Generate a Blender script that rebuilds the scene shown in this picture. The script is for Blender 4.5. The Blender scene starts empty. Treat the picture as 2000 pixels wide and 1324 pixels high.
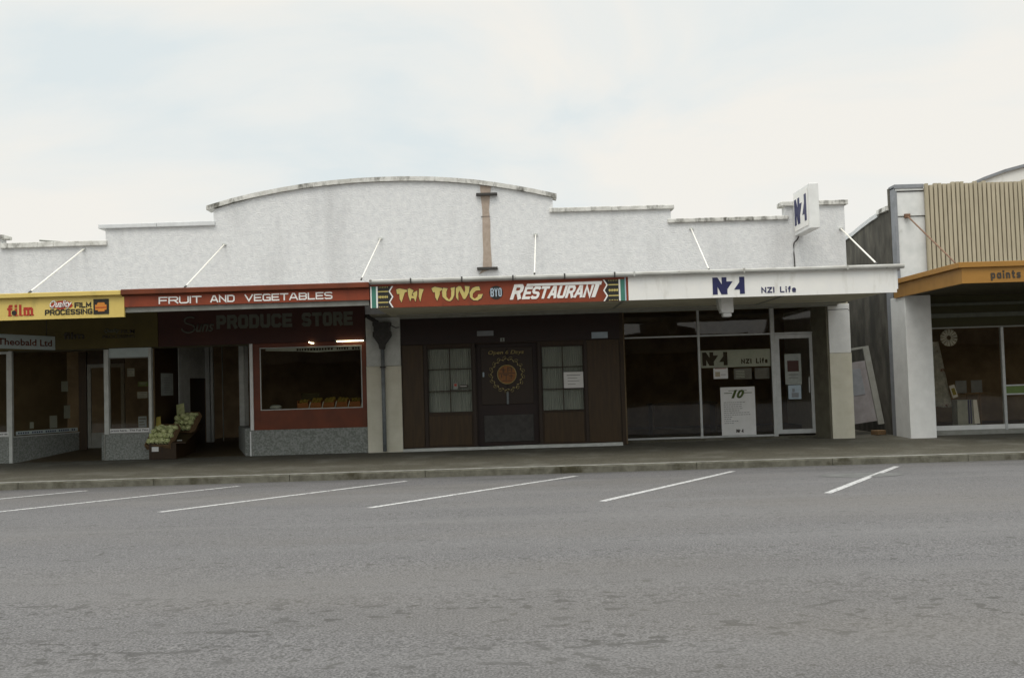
import bpy, bmesh, math, random
from mathutils import Vector, Matrix
random.seed(7)
SC = bpy.context.scene
COL = SC.collection
R = math.radians

# ---------------------------------------------------------------- camera
cd = bpy.data.cameras.new('camera')
cam = bpy.data.objects.new('camera', cd); COL.objects.link(cam)
cd.sensor_width = 36.0; cd.lens = 34.99; cd.clip_start = 0.05; cd.clip_end = 3000
cam.matrix_world = (Matrix.Translation((0, 0, 1.43)) @ Matrix.Rotation(math.pi/2 + math.atan(84/1944), 4, 'X')
                    @ Matrix.Rotation(-0.030, 4, 'Z'))
SC.camera = cam

# ---------------------------------------------------------------- sky, sun, exposure
SUN_EL, SUN_AZ = 60, 200            # elevation; compass direction the light comes from (0 = +Y)
w = bpy.data.worlds.new('World'); SC.world = w; w.use_nodes = True
nt = w.node_tree; nt.nodes.clear(); N = nt.nodes; L = nt.links
out = N.new('ShaderNodeOutputWorld')
sky = N.new('ShaderNodeTexSky'); sky.sky_type = 'NISHITA'; sky.sun_disc = False
sky.sun_elevation = R(SUN_EL); sky.sun_rotation = R(SUN_AZ); sky.dust_density = 3.0; sky.air_density = 1.0
bg1 = N.new('ShaderNodeBackground'); bg1.inputs['Strength'].default_value = 0.10
L.new(sky.outputs[0], bg1.inputs['Color'])
tc = N.new('ShaderNodeTexCoord')
mp = N.new('ShaderNodeMapping'); mp.inputs['Scale'].default_value = (-1.0, 1.0, 2.6); mp.inputs['Location'].default_value = (0.35, 0.1, 0.2)
L.new(tc.outputs['Generated'], mp.inputs['Vector'])
n1 = N.new('ShaderNodeTexNoise'); n1.inputs['Scale'].default_value = 2.3; n1.inputs['Detail'].default_value = 7; n1.inputs['Roughness'].default_value = 0.52
n1.inputs['Distortion'].default_value = 0.5
L.new(mp.outputs[0], n1.inputs['Vector'])
sep = N.new('ShaderNodeSeparateXYZ'); L.new(tc.outputs['Generated'], sep.inputs[0])
# clouds: pale cream sheet with thinner blue-grey parts, the sheet closing towards the horizon
lowz = N.new('ShaderNodeMapRange'); lowz.inputs['From Min'].default_value = 0.02; lowz.inputs['From Max'].default_value = 0.30
lowz.inputs['To Min'].default_value = 0.16; lowz.inputs['To Max'].default_value = 0.0
L.new(sep.outputs['Z'], lowz.inputs['Value'])
addn = N.new('ShaderNodeMath'); addn.operation = 'ADD'; L.new(n1.outputs['Fac'], addn.inputs[0]); L.new(lowz.outputs[0], addn.inputs[1])
cr = N.new('ShaderNodeValToRGB')
cr.color_ramp.elements[0].position = 0.43; cr.color_ramp.elements[0].color = (0.77, 0.835, 0.845, 1)
cr.color_ramp.elements[1].position = 0.62; cr.color_ramp.elements[1].color = (0.93, 0.905, 0.845, 1)
e = cr.color_ramp.elements.new(0.51); e.color = (0.85, 0.875, 0.855, 1)
L.new(addn.outputs[0], cr.inputs['Fac'])
zen = N.new('ShaderNodeMapRange'); zen.inputs['From Min'].default_value = 0.36; zen.inputs['From Max'].default_value = 0.80
zen.inputs['To Min'].default_value = 1.0; zen.inputs['To Max'].default_value = 2.5      # an overcast sky is brighter overhead
L.new(sep.outputs['Z'], zen.inputs['Value'])
bg2 = N.new('ShaderNodeBackground'); L.new(cr.outputs['Color'], bg2.inputs['Color']); L.new(zen.outputs[0], bg2.inputs['Strength'])
mixs = N.new('ShaderNodeMixShader'); mixs.inputs['Fac'].default_value = 0.95
L.new(bg1.outputs[0], mixs.inputs[1]); L.new(bg2.outputs[0], mixs.inputs[2]); L.new(mixs.outputs[0], out.inputs['Surface'])

sd = bpy.data.lights.new('sun', 'SUN'); sd.energy = 1.1; sd.angle = R(25); sd.color = (1.0, 0.95, 0.88)
so = bpy.data.objects.new('sun', sd); COL.objects.link(so)
az, el = R(SUN_AZ), R(SUN_EL)
sdir = Vector((math.sin(az)*math.cos(el), math.cos(az)*math.cos(el), math.sin(el)))
so.rotation_euler = sdir.to_track_quat('Z', 'Y').to_euler(); so.location = sdir*40
SC.view_settings.view_transform = 'Standard'; SC.view_settings.look = 'None'
SC.view_settings.exposure = 0.0; SC.view_settings.gamma = 1.0
SC.cycles.max_bounces = 8

# ---------------------------------------------------------------- materials
def mat(name, c, c2=None, scale=6.0, lo=0.35, hi=0.65, rough=0.75, bump=0.0, bscale=40.0, detail=5, stretch=(1,1,1), metal=0.0,
        spot=None, spot_scale=2.0, spot_lo=0.55, spot_hi=0.7, spot_stretch=(1,1,1), bstretch=(1,1,1), bdist=0.01, spec=0.4):
    m = bpy.data.materials.new(name); m.use_nodes = True
    t = m.node_tree; b = t.nodes['Principled BSDF']
    b.inputs['Roughness'].default_value = rough; b.inputs['Metallic'].default_value = metal
    b.inputs['Specular IOR Level'].default_value = spec
    co = t.nodes.new('ShaderNodeTexCoord')
    def noise(sc, st, det):
        mpn = t.nodes.new('ShaderNodeMapping'); mpn.inputs['Scale'].default_value = st
        t.links.new(co.outputs['Object'], mpn.inputs['Vector'])
        nn = t.nodes.new('ShaderNodeTexNoise'); nn.inputs['Scale'].default_value = sc; nn.inputs['Detail'].default_value = det
        nn.inputs['Roughness'].default_value = 0.6
        t.links.new(mpn.outputs[0], nn.inputs['Vector']); return nn
    if c2 is None: c2 = tuple(x*0.86 for x in c)
    nn = noise(scale, stretch, detail)
    r = t.nodes.new('ShaderNodeValToRGB')
    r.color_ramp.elements[0].position = lo; r.color_ramp.elements[0].color = (*c2, 1)
    r.color_ramp.elements[1].position = hi; r.color_ramp.elements[1].color = (*c, 1)
    t.links.new(nn.outputs['Fac'], r.inputs['Fac'])
    last = r.outputs['Color']
    if spot:
        sn = noise(spot_scale, spot_stretch, 6)
        mr = t.nodes.new('ShaderNodeMapRange'); mr.inputs['From Min'].default_value = spot_lo; mr.inputs['From Max'].default_value = spot_hi
        t.links.new(sn.outputs['Fac'], mr.inputs['Value'])
        mx = t.nodes.new('ShaderNodeMix'); mx.data_type = 'RGBA'
        t.links.new(mr.outputs[0], mx.inputs['Factor']); t.links.new(last, mx.inputs[6]); mx.inputs[7].default_value = (*spot, 1)
        last = mx.outputs[2]
    t.links.new(last, b.inputs['Base Color'])
    if bump:
        bn = noise(bscale, bstretch, 4)
        bu = t.nodes.new('ShaderNodeBump'); bu.inputs['Strength'].default_value = bump; bu.inputs['Distance'].default_value = bdist
        t.links.new(bn.outputs['Fac'], bu.inputs['Height']); t.links.new(bu.outputs[0], b.inputs['Normal'])
    return m
def emit(name, c, s):
    m = mat(name, c); b = m.node_tree.nodes['Principled BSDF']
    b.inputs['Emission Color'].default_value = (*c, 1); b.inputs['Emission Strength'].default_value = s; return m
def glass(name='glass', tint=(0.90, 0.88, 0.83)):
    m = bpy.data.materials.new(name); m.use_nodes = True; t = m.node_tree; t.nodes.clear()
    o = t.nodes.new('ShaderNodeOutputMaterial'); mx = t.nodes.new('ShaderNodeMixShader')
    tr = t.nodes.new('ShaderNodeBsdfTransparent'); tr.inputs['Color'].default_value = (*tint, 1)
    gl = t.nodes.new('ShaderNodeBsdfGlossy'); gl.inputs['Roughness'].default_value = 0.015
    fr = t.nodes.new('ShaderNodeFresnel'); fr.inputs['IOR'].default_value = 1.58
    co = t.nodes.new('ShaderNodeTexCoord'); nn = t.nodes.new('ShaderNodeTexNoise'); nn.inputs['Scale'].default_value = 1.3; nn.inputs['Detail'].default_value = 1
    t.links.new(co.outputs['Object'], nn.inputs['Vector'])
    bu = t.nodes.new('ShaderNodeBump'); bu.inputs['Strength'].default_value = 0.12; bu.inputs['Distance'].default_value = 0.02
    t.links.new(nn.outputs['Fac'], bu.inputs['Height']); t.links.new(bu.outputs[0], gl.inputs['Normal'])
    ge = t.nodes.new('ShaderNodeNewGeometry'); sb = t.nodes.new('ShaderNodeMath'); sb.operation = 'SUBTRACT'; sb.inputs[0].default_value = 1.0
    t.links.new(ge.outputs['Backfacing'], sb.inputs[1]); ml = t.nodes.new('ShaderNodeMath'); ml.operation = 'MULTIPLY'   # reflect on entering the sheet only
    t.links.new(sb.outputs[0], ml.inputs[0]); t.links.new(fr.outputs[0], ml.inputs[1]); t.links.new(ml.outputs[0], mx.inputs[0]); t.links.new(tr.outputs[0], mx.inputs[1]); t.links.new(gl.outputs[0], mx.inputs[2])
    t.links.new(mx.outputs[0], o.inputs['Surface']); return m

M = {}
M['stucco'] = mat('roughcast_white', (0.76, 0.76, 0.75), (0.62, 0.625, 0.63), scale=9, lo=0.3, hi=0.7, rough=0.9, bump=0.8, bscale=24, bdist=0.018, bstretch=(1,1,1.4),
                  spot=(0.52, 0.52, 0.52), spot_scale=0.9, spot_lo=0.50, spot_hi=0.85, spot_stretch=(1.6, 1, 0.35))
M['coping'] = mat('coping_lichen', (0.72, 0.71, 0.67), (0.50, 0.49, 0.45), scale=5, rough=0.95, bump=0.5, bscale=30,
                  spot=(0.085, 0.08, 0.065), spot_scale=4.5, spot_lo=0.50, spot_hi=0.68, spot_stretch=(1, 1, 0.5))
M['coping_clean'] = mat('coping_painted', (0.68, 0.69, 0.69), (0.60, 0.61, 0.61), rough=0.8, spot=(0.3,0.29,0.26), spot_scale=5, spot_lo=0.66, spot_hi=0.8)
M['white'] = mat('white_paint', (0.76, 0.76, 0.74), (0.68, 0.68, 0.66), scale=4, rough=0.5, bump=0.05)
M['sign_white'] = mat('sign_white', (0.80, 0.785, 0.74), (0.76, 0.75, 0.72), scale=3, rough=0.45, spot=(0.58,0.56,0.50), spot_scale=3, spot_lo=0.55, spot_hi=0.85, spot_stretch=(1.8, 1, 0.5))
M['off'] = mat('offwhite_trim', (0.56, 0.57, 0.54), (0.46, 0.47, 0.44), scale=7, rough=0.6)
M['grey'] = mat('grey_paint', (0.30, 0.30, 0.27), (0.24, 0.24, 0.21), rough=0.7)
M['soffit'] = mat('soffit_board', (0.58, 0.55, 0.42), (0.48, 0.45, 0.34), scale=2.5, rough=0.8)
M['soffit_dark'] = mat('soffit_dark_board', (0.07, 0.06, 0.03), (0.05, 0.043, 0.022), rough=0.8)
M['gutter'] = mat('gutter_metal', (0.50, 0.50, 0.47), (0.34, 0.33, 0.30), scale=5, rough=0.5, spot=(0.10,0.09,0.07), spot_scale=6, spot_lo=0.62, spot_hi=0.72, stretch=(0.4,1,1))
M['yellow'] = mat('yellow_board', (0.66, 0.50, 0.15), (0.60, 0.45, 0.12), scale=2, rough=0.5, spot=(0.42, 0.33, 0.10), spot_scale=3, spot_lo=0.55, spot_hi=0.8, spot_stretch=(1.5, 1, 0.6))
M['yellow_dim'] = mat('yellow_shaded_board', (0.11, 0.083, 0.016), (0.08, 0.06, 0.012), scale=2, rough=0.6)  # yellow board with the verandah shade put into its colour
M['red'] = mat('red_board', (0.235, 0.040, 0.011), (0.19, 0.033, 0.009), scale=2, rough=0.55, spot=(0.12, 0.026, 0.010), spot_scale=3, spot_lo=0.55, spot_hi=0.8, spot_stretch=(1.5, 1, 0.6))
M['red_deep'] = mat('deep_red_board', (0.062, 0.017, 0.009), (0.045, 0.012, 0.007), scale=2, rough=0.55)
M['red_shop'] = mat('red_tiled_front', (0.165, 0.034, 0.008), (0.11, 0.025, 0.006), scale=3, rough=0.45)
M['pebble'] = mat('pebble_stallriser', (0.30, 0.31, 0.29), (0.17, 0.18, 0.16), scale=28, lo=0.4, hi=0.6, rough=0.9, bump=0.3, bscale=60)
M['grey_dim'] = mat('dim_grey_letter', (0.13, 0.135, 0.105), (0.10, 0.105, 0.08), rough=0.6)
M['brown'] = mat('stained_timber', (0.040, 0.020, 0.0055), (0.025, 0.012, 0.0035), scale=6, stretch=(3, 3, 0.3), rough=0.55, bump=0.15, bscale=30, bstretch=(3,3,0.2))
M['brown_light'] = mat('brown_panel', (0.056, 0.030, 0.008), (0.036, 0.019, 0.005), scale=6, stretch=(3, 3, 0.3), rough=0.5, bump=0.15, bscale=30, bstretch=(3,3,0.2))
M['maroon'] = mat('dark_maroon_fascia', (0.022, 0.008, 0.005), (0.015, 0.006, 0.004), scale=4, rough=0.5)
M['dark'] = mat('interior_dark', (0.25, 0.18, 0.105), (0.15, 0.105, 0.06), scale=2, rough=0.9)
M['interior_floor'] = mat('interior_floor', (0.085, 0.06, 0.03), (0.06, 0.042, 0.02), scale=4, rough=0.6)
M['frame_brown'] = mat('frame_brown', (0.028, 0.015, 0.007), rough=0.5)
M['alu'] = mat('aluminium_frame', (0.52, 0.53, 0.52), (0.44, 0.45, 0.44), scale=8, rough=0.4, metal=0.2)
M['curtain'] = mat('net_curtain', (0.46, 0.53, 0.56), (0.34, 0.40, 0.43), scale=9, stretch=(6, 1, 0.3), rough=0.95)
M['paper'] = mat('paper', (0.72, 0.71, 0.70), (0.66, 0.65, 0.63), scale=5, rough=0.8)
M['paper_grey'] = mat('faded_paper', (0.36, 0.38, 0.35), (0.27, 0.29, 0.27), scale=8, rough=0.8)
M['paper_blue'] = mat('pale_blue_paper', (0.42, 0.50, 0.56), (0.36, 0.43, 0.49), scale=8, rough=0.8)
M['banner'] = mat('banner_pale', (0.56, 0.63, 0.62), (0.48, 0.55, 0.54), scale=4, rough=0.7)
M['navy'] = mat('navy_ink', (0.016, 0.018, 0.085), (0.013, 0.015, 0.07), rough=0.5)
M['black'] = mat('black_ink', (0.018, 0.016, 0.012), rough=0.6)
M['ink'] = mat('brown_black_ink', (0.05, 0.04, 0.03), rough=0.6)
M['greyink'] = mat('grey_ink', (0.22, 0.22, 0.21), rough=0.6)
M['redink'] = mat('red_ink', (0.42, 0.035, 0.015), rough=0.5)
M['dimgold'] = mat('tarnished_gold', (0.24, 0.18, 0.05), (0.15, 0.11, 0.03), rough=0.4, scale=20)
M['gold'] = mat('gold_letter', (0.58, 0.47, 0.16), (0.52, 0.42, 0.13), rough=0.45)
M['green'] = mat('green_strip', (0.05, 0.19, 0.14), rough=0.5)
M['orange'] = mat('orange_board', (0.37, 0.185, 0.035), (0.30, 0.145, 0.026), scale=3, rough=0.5, stretch=(0.3,1,1))
M['orange_ink'] = mat('orange_ink', (0.62, 0.22, 0.03), rough=0.5)
M['slat'] = mat('slat_beige', (0.44, 0.385, 0.275), (0.36, 0.315, 0.22), scale=6, stretch=(2,1,0.3), rough=0.7)
M['slat_back'] = mat('slat_backing', (0.09, 0.045, 0.018), rough=0.8)
M['sidewall'] = mat('stained_side_wall', (0.14, 0.13, 0.105), (0.055, 0.05, 0.04), scale=3, stretch=(1, 1.0, 0.45), rough=0.95, bump=0.3, bscale=25,
                    spot=(0.05, 0.048, 0.04), spot_scale=1.8, spot_lo=0.45, spot_hi=0.7, spot_stretch=(1, 1.2, 0.4))
M['panel_white'] = mat('white_panel_patchy', (0.74, 0.74, 0.72), (0.60, 0.61, 0.59), scale=2.4, rough=0.7, spot=(0.42,0.42,0.38), spot_scale=3, spot_lo=0.6, spot_hi=0.85)
M['grey_trim'] = mat('grey_blue_trim', (0.26, 0.27, 0.29), (0.20, 0.21, 0.22), scale=5, rough=0.7)
M['rust'] = mat('rusty_steel', (0.22, 0.12, 0.07), (0.12, 0.07, 0.045), scale=18, rough=0.8)
M['rod'] = mat('white_rod', (0.80, 0.77, 0.70), (0.72, 0.69, 0.62), rough=0.5)
M['render_scar'] = mat('bare_render_strip', (0.42, 0.34, 0.28), (0.34, 0.275, 0.22), scale=9, rough=0.95, bump=0.4)
M['iron'] = mat('old_ironwork', (0.055, 0.05, 0.045), (0.035, 0.032, 0.028), scale=12, rough=0.6)
M['pipe'] = mat('downpipe_paint', (0.20, 0.22, 0.23), (0.14, 0.15, 0.155), scale=9, rough=0.6)
M['alley_board'] = mat('grey_board', (0.30, 0.28, 0.28), (0.23, 0.21, 0.21), scale=5, rough=0.8)
M['crate'] = mat('wood_crate', (0.25, 0.16, 0.08), (0.17, 0.10, 0.05), scale=9, stretch=(1,1,4), rough=0.8)
M['cauli'] = mat('pale_green_produce', (0.62, 0.62, 0.33), (0.38, 0.43, 0.17), scale=14, rough=0.7, bump=0.5, bscale=40)
M['leafy'] = mat('leaf_green', (0.10, 0.14, 0.035), (0.05, 0.075, 0.018), scale=14, rough=0.6)
M['fruit_y'] = mat('yellow_fruit', (0.36, 0.27, 0.05), (0.24, 0.22, 0.05), scale=10, rough=0.5)
M['fruit_o'] = mat('orange_fruit', (0.46, 0.16, 0.03), (0.36, 0.12, 0.02), scale=10, rough=0.5)
M['box_o'] = mat('orange_carton', (0.32, 0.12, 0.03), rough=0.7)
M['olive'] = mat('olive_panel', (0.05, 0.045, 0.014), rough=0.7)
M['greenp'] = mat('green_panel', (0.13, 0.20, 0.05), rough=0.6)
M['opp'] = mat('opposite_front', (0.06, 0.045, 0.03), (0.03, 0.022, 0.015), scale=0.7, rough=0.9)
M['tube'] = emit('lit_tube', (1.0, 0.86, 0.55), 5.0)
M['glass'] = glass()
M['roofing'] = mat('roofing_iron', (0.22, 0.21, 0.20), rough=0.7)

def tiled_pier():
    m = mat('pier_tiles', (0.64, 0.61, 0.50), (0.56, 0.53, 0.42), scale=3, rough=0.5)
    t = m.node_tree; b = t.nodes['Principled BSDF']
    src = b.inputs['Base Color'].links[0].from_socket
    co = t.nodes.new('ShaderNodeTexCoord'); sp = t.nodes.new('ShaderNodeSeparateXYZ'); cb = t.nodes.new('ShaderNodeCombineXYZ')
    t.links.new(co.outputs['Object'], sp.inputs[0]); t.links.new(sp.outputs['X'], cb.inputs['X']); t.links.new(sp.outputs['Z'], cb.inputs['Y'])
    br = t.nodes.new('ShaderNodeTexBrick'); br.inputs['Scale'].default_value = 1; br.inputs['Brick Width'].default_value = 0.31; br.inputs['Row Height'].default_value = 0.15
    br.inputs['Mortar Size'].default_value = 0.006; br.inputs['Mortar'].default_value = (0.60,0.57,0.47,1); br.offset = 0.0
    t.links.new(cb.outputs[0], br.inputs['Vector']); t.links.new(src, br.inputs['Color1']); t.links.new(src, br.inputs['Color2'])
    t.links.new(br.outputs['Color'], b.inputs['Base Color']); return m
M['tiles'] = tiled_pier()

def road_mat():
    m = mat('chipseal', (0.178, 0.171, 0.172), (0.150, 0.144, 0.145), scale=0.5, lo=0.3, hi=0.7, rough=0.9, detail=6)
    t = m.node_tree; b = t.nodes['Principled BSDF']; last = b.inputs['Base Color'].links[0].from_socket
    co = t.nodes.new('ShaderNodeTexCoord')
    def noise(sc, st, det, rg=0.6):
        mpn = t.nodes.new('ShaderNodeMapping'); mpn.inputs['Scale'].default_value = st; t.links.new(co.outputs['Object'], mpn.inputs['Vector'])
        nn = t.nodes.new('ShaderNodeTexNoise'); nn.inputs['Scale'].default_value = sc; nn.inputs['Detail'].default_value = det; nn.inputs['Roughness'].default_value = rg
        t.links.new(mpn.outputs[0], nn.inputs['Vector']); return nn.outputs['Fac']
    def mr(v, a, b_, c=0.0, d=1.0):
        x = t.nodes.new('ShaderNodeMapRange'); x.inputs['From Min'].default_value = a; x.inputs['From Max'].default_value = b_
        x.inputs['To Min'].default_value = c; x.inputs['To Max'].default_value = d; t.links.new(v, x.inputs['Value']); return x.outputs[0]
    def mul(a, c):
        x = t.nodes.new('ShaderNodeMath'); x.operation = 'MULTIPLY'; t.links.new(a, x.inputs[0])
        if isinstance(c, float): x.inputs[1].default_value = c
        else: t.links.new(c, x.inputs[1])
        return x.outputs[0]
    def over(base, fac, colr):
        x = t.nodes.new('ShaderNodeMix'); x.data_type = 'RGBA'; t.links.new(fac, x.inputs['Factor']); t.links.new(base, x.inputs[6]); x.inputs[7].default_value = (*colr, 1); return x.outputs[2]
    sp = t.nodes.new('ShaderNodeSeparateXYZ'); t.links.new(co.outputs['Object'], sp.inputs[0]); Y = sp.outputs['Y']
    grain = noise(70, (1,1,1), 3); last = over(last, mr(grain, 0.40, 0.60, 0.85, 0), (0.050, 0.048, 0.047))
    g2 = noise(33, (1,1,1), 2); last = over(last, mr(g2, 0.58, 0.72, 0, 0.35), (0.30, 0.29, 0.28))
    # bitumen flecks where the chip has worn off, densest in the wheel path
    band = mul(mr(Y, 4.4, 5.4), mr(Y, 8.2, 6.4)); fl = noise(9.5, (0.62, 1.0, 1), 2.5, 0.5)
    patch = noise(0.9, (0.6, 1.6, 1), 2)
    f = mul(mul(mr(fl, 0.592, 0.615), band), mr(patch, 0.42, 0.55)); last = over(last, mul(f, 0.78), (0.048, 0.046, 0.044))
    f2 = noise(12, (0.8, 1.0, 1), 2, 0.5); last = over(last, mul(mr(f2, 0.655, 0.675), 0.7), (0.055, 0.053, 0.048))
    # darker oily stall bays near the kerb
    oil = noise(0.8, (0.5, 1.3, 1), 4); k = mul(mr(Y, 13.2, 16.6), mr(oil, 0.48, 0.68)); last = over(last, mul(k, 0.65), (0.070, 0.069, 0.066))
    gut = mr(Y, 17.2, 17.6); last = over(last, mul(gut, 0.65), (0.045, 0.043, 0.035))
    # brownish band further out
    br = noise(0.25, (0.3, 1, 1), 3); last = over(last, mul(mr(br, 0.45, 0.7), 0.45), (0.145, 0.130, 0.112))
    tr = noise(0.55, (0.12, 1.6, 1), 3); last = over(last, mr(tr, 0.5, 0.72, 0, 0.35), (0.175, 0.170, 0.168))
    tr2 = noise(1.1, (0.10, 1.1, 1), 4); last = over(last, mr(tr2, 0.55, 0.75, 0, 0.2), (0.085, 0.082, 0.080))
    t.links.new(last, b.inputs['Base Color'])
    bu = t.nodes.new('ShaderNodeBump'); bu.inputs['Strength'].default_value = 0.9; bu.inputs['Distance'].default_value = 0.012
    t.links.new(grain, bu.inputs['Height']); t.links.new(bu.outputs[0], b.inputs['Normal']); return m
M['road'] = road_mat()
M['paving'] = mat('asphalt_footpath', (0.098, 0.090, 0.066), (0.062, 0.056, 0.040), scale=22, rough=0.95, bump=0.4, bscale=70, spot=(0.16,0.155,0.13), spot_scale=1.2, spot_lo=0.5, spot_hi=0.8)
M['kerb'] = mat('kerb_concrete', (0.145, 0.138, 0.108), (0.085, 0.08, 0.06), scale=7, rough=0.95, bump=0.4, bscale=40, spot=(0.045,0.04,0.022), spot_scale=1.6, spot_lo=0.54, spot_hi=0.66)
M['kerb_top'] = mat('kerb_lit_edge', (0.26, 0.255, 0.225), (0.15, 0.145, 0.125), scale=6, rough=0.9, spot=(0.10,0.095,0.07), spot_scale=1.2, spot_lo=0.6, spot_hi=0.7)  # light catching the kerb's top edge, painted as a paler tone
M['line'] = mat('line_paint', (0.56, 0.55, 0.54), (0.42, 0.415, 0.41), scale=20, rough=0.7, spot=(0.15, 0.145, 0.145), spot_scale=26, spot_lo=0.50, spot_hi=0.62)
M['patch'] = mat('tar_patch', (0.15, 0.15, 0.145), (0.10, 0.10, 0.095), scale=3, rough=0.9)
M['backdrop'] = mat('display_backdrop', (0.20, 0.155, 0.095), (0.13, 0.10, 0.06), scale=2, rough=0.9)
M['medallion'] = mat('medallion_orange', (0.30, 0.12, 0.03), (0.22, 0.09, 0.02), scale=14, rough=0.5)
M['wreath'] = mat('wreath_gold', (0.42, 0.34, 0.14), (0.24, 0.19, 0.07), scale=18, rough=0.5)
M['paper_drape'] = mat('patterned_paper', (0.78, 0.78, 0.73), (0.48, 0.49, 0.46), scale=11, rough=0.85, spot=(0.30,0.16,0.14), spot_scale=7, spot_lo=0.6, spot_hi=0.68)
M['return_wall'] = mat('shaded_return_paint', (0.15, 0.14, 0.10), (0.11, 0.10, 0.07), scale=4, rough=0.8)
M['ground'] = mat('distant_ground', (0.16, 0.155, 0.13), rough=0.95)

# ---------------------------------------------------------------- mesh helpers (coordinates in metres, world space)
class MB:
    def __init__(s): s.bm = bmesh.new()
    def box(s, x0, x1, y0, y1, z0, z1):
        v = [s.bm.verts.new((x, y, z)) for z in (z0, z1) for y in (y0, y1) for x in (x0, x1)]
        for f in ((0,2,3,1),(4,5,7,6),(0,1,5,4),(2,6,7,3),(0,4,6,2),(1,3,7,5)): s.bm.faces.new([v[i] for i in f])
        return s
    def prism(s, pts, a, b, axis='Y'):
        """closed outline extruded from a to b; axis Y: pts are (x,z); X: (y,z); Z: (x,y)"""
        f = {'Y': lambda p, t: (p[0], t, p[1]), 'X': lambda p, t: (t, p[0], p[1]), 'Z': lambda p, t: (p[0], p[1], t)}[axis]
        A = [s.bm.verts.new(f(p, a)) for p in pts]; B = [s.bm.verts.new(f(p, b)) for p in pts]; n = len(pts)
        s.bm.faces.new(A); s.bm.faces.new(B[::-1])
        for i in range(n): s.bm.faces.new((A[i], B[i], B[(i+1) % n], A[(i+1) % n]))
        return s
    def tube(s, pts, r, n=8, cap=True):
        pts = [Vector(p) for p in pts]; rings = []
        rr = r if isinstance(r, (list, tuple)) else [r]*len(pts)
        for i, p in enumerate(pts):
            d = (pts[min(i+1, len(pts)-1)] - pts[max(i-1, 0)]).normalized()
            u = d.cross(Vector((0, 0, 1))); u = u.normalized() if u.length > 1e-3 else Vector((1, 0, 0)); v = d.cross(u)
            rings.append([s.bm.verts.new(p + rr[i]*(math.cos(2*math.pi*k/n)*u + math.sin(2*math.pi*k/n)*v)) for k in range(n)])
        for a, b in zip(rings, rings[1:]):
            for k in range(n): s.bm.faces.new((a[k], a[(k+1) % n], b[(k+1) % n], b[k]))
        if cap: s.bm.faces.new(rings[0][::-1]); s.bm.faces.new(rings[-1])
        return s
    def disc(s, cx, cz, r, y0, y1, n=32):
        return s.prism([(cx + r*math.cos(2*math.pi*k/n), cz + r*math.sin(2*math.pi*k/n)) for k in range(n)], y0, y1)
    def ball(s, c, r, sub=2, jit=0.0, sz=1.0):
        g = bmesh.ops.create_icosphere(s.bm, subdivisions=sub, radius=1)
        for v in g['verts']:
            k = r*(1 + random.uniform(-jit, jit)); v.co = Vector((v.co.x*k + c[0], v.co.y*k + c[1], v.co.z*k*sz + c[2]))
        return s
ORG = {}
def finish(name, bm, m, parent=None, bev=0.0, smooth=False):
    o0 = ORG.get(parent.name, Vector((0,0,0))) if parent else Vector((0,0,0))
    bmesh.ops.recalc_face_normals(bm, faces=bm.faces)
    if o0.length: bmesh.ops.translate(bm, verts=bm.verts, vec=-o0)
    me = bpy.data.meshes.new(name); bm.to_mesh(me); bm.free()
    me.materials.append(m)
    if smooth:
        for p in me.polygons: p.use_smooth = True
    o = bpy.data.objects.new(name, me); COL.objects.link(o)
    if parent: o.parent = parent; ORG[o.name] = o0
    if bev:
        b = o.modifiers.new('bevel', 'BEVEL'); b.width = bev; b.segments = 2; b.limit_method = 'ANGLE'
    return o
def part(name, mb, m, parent, bev=0.0, smooth=False, label=None):
    o = finish(name, mb.bm, M[m], parent, bev, smooth)
    if label: o['label'] = label
    return o
def thing(name, label, cat, loc=(0,0,0), group=None):
    o = bpy.data.objects.new(name, None); COL.objects.link(o); o.location = loc; o.empty_display_size = 0.2
    ORG[o.name] = Vector(loc); o['label'] = label; o['category'] = cat
    if group: o['group'] = group
    return o
def solo(name, mb, m, label, cat, group=None, bev=0.0, smooth=False):
    # one-mesh thing, origin at its base centre
    vs = [v.co for v in mb.bm.verts]; lo = [min(v[i] for v in vs) for i in range(3)]; hi = [max(v[i] for v in vs) for i in range(3)]
    c = Vector(((lo[0]+hi[0])/2, (lo[1]+hi[1])/2, lo[2])); bmesh.ops.translate(mb.bm, verts=mb.bm.verts, vec=-c)
    o = finish(name, mb.bm, M[m], None, bev, smooth); o.location = c; ORG[o.name] = c
    o['label'] = label; o['category'] = cat
    if group: o['group'] = group
    return o
def struct(name, mb, m, bev=0.0):
    o = finish(name, mb.bm, M[m], None, bev); o['kind'] = 'structure'; return o
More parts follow.
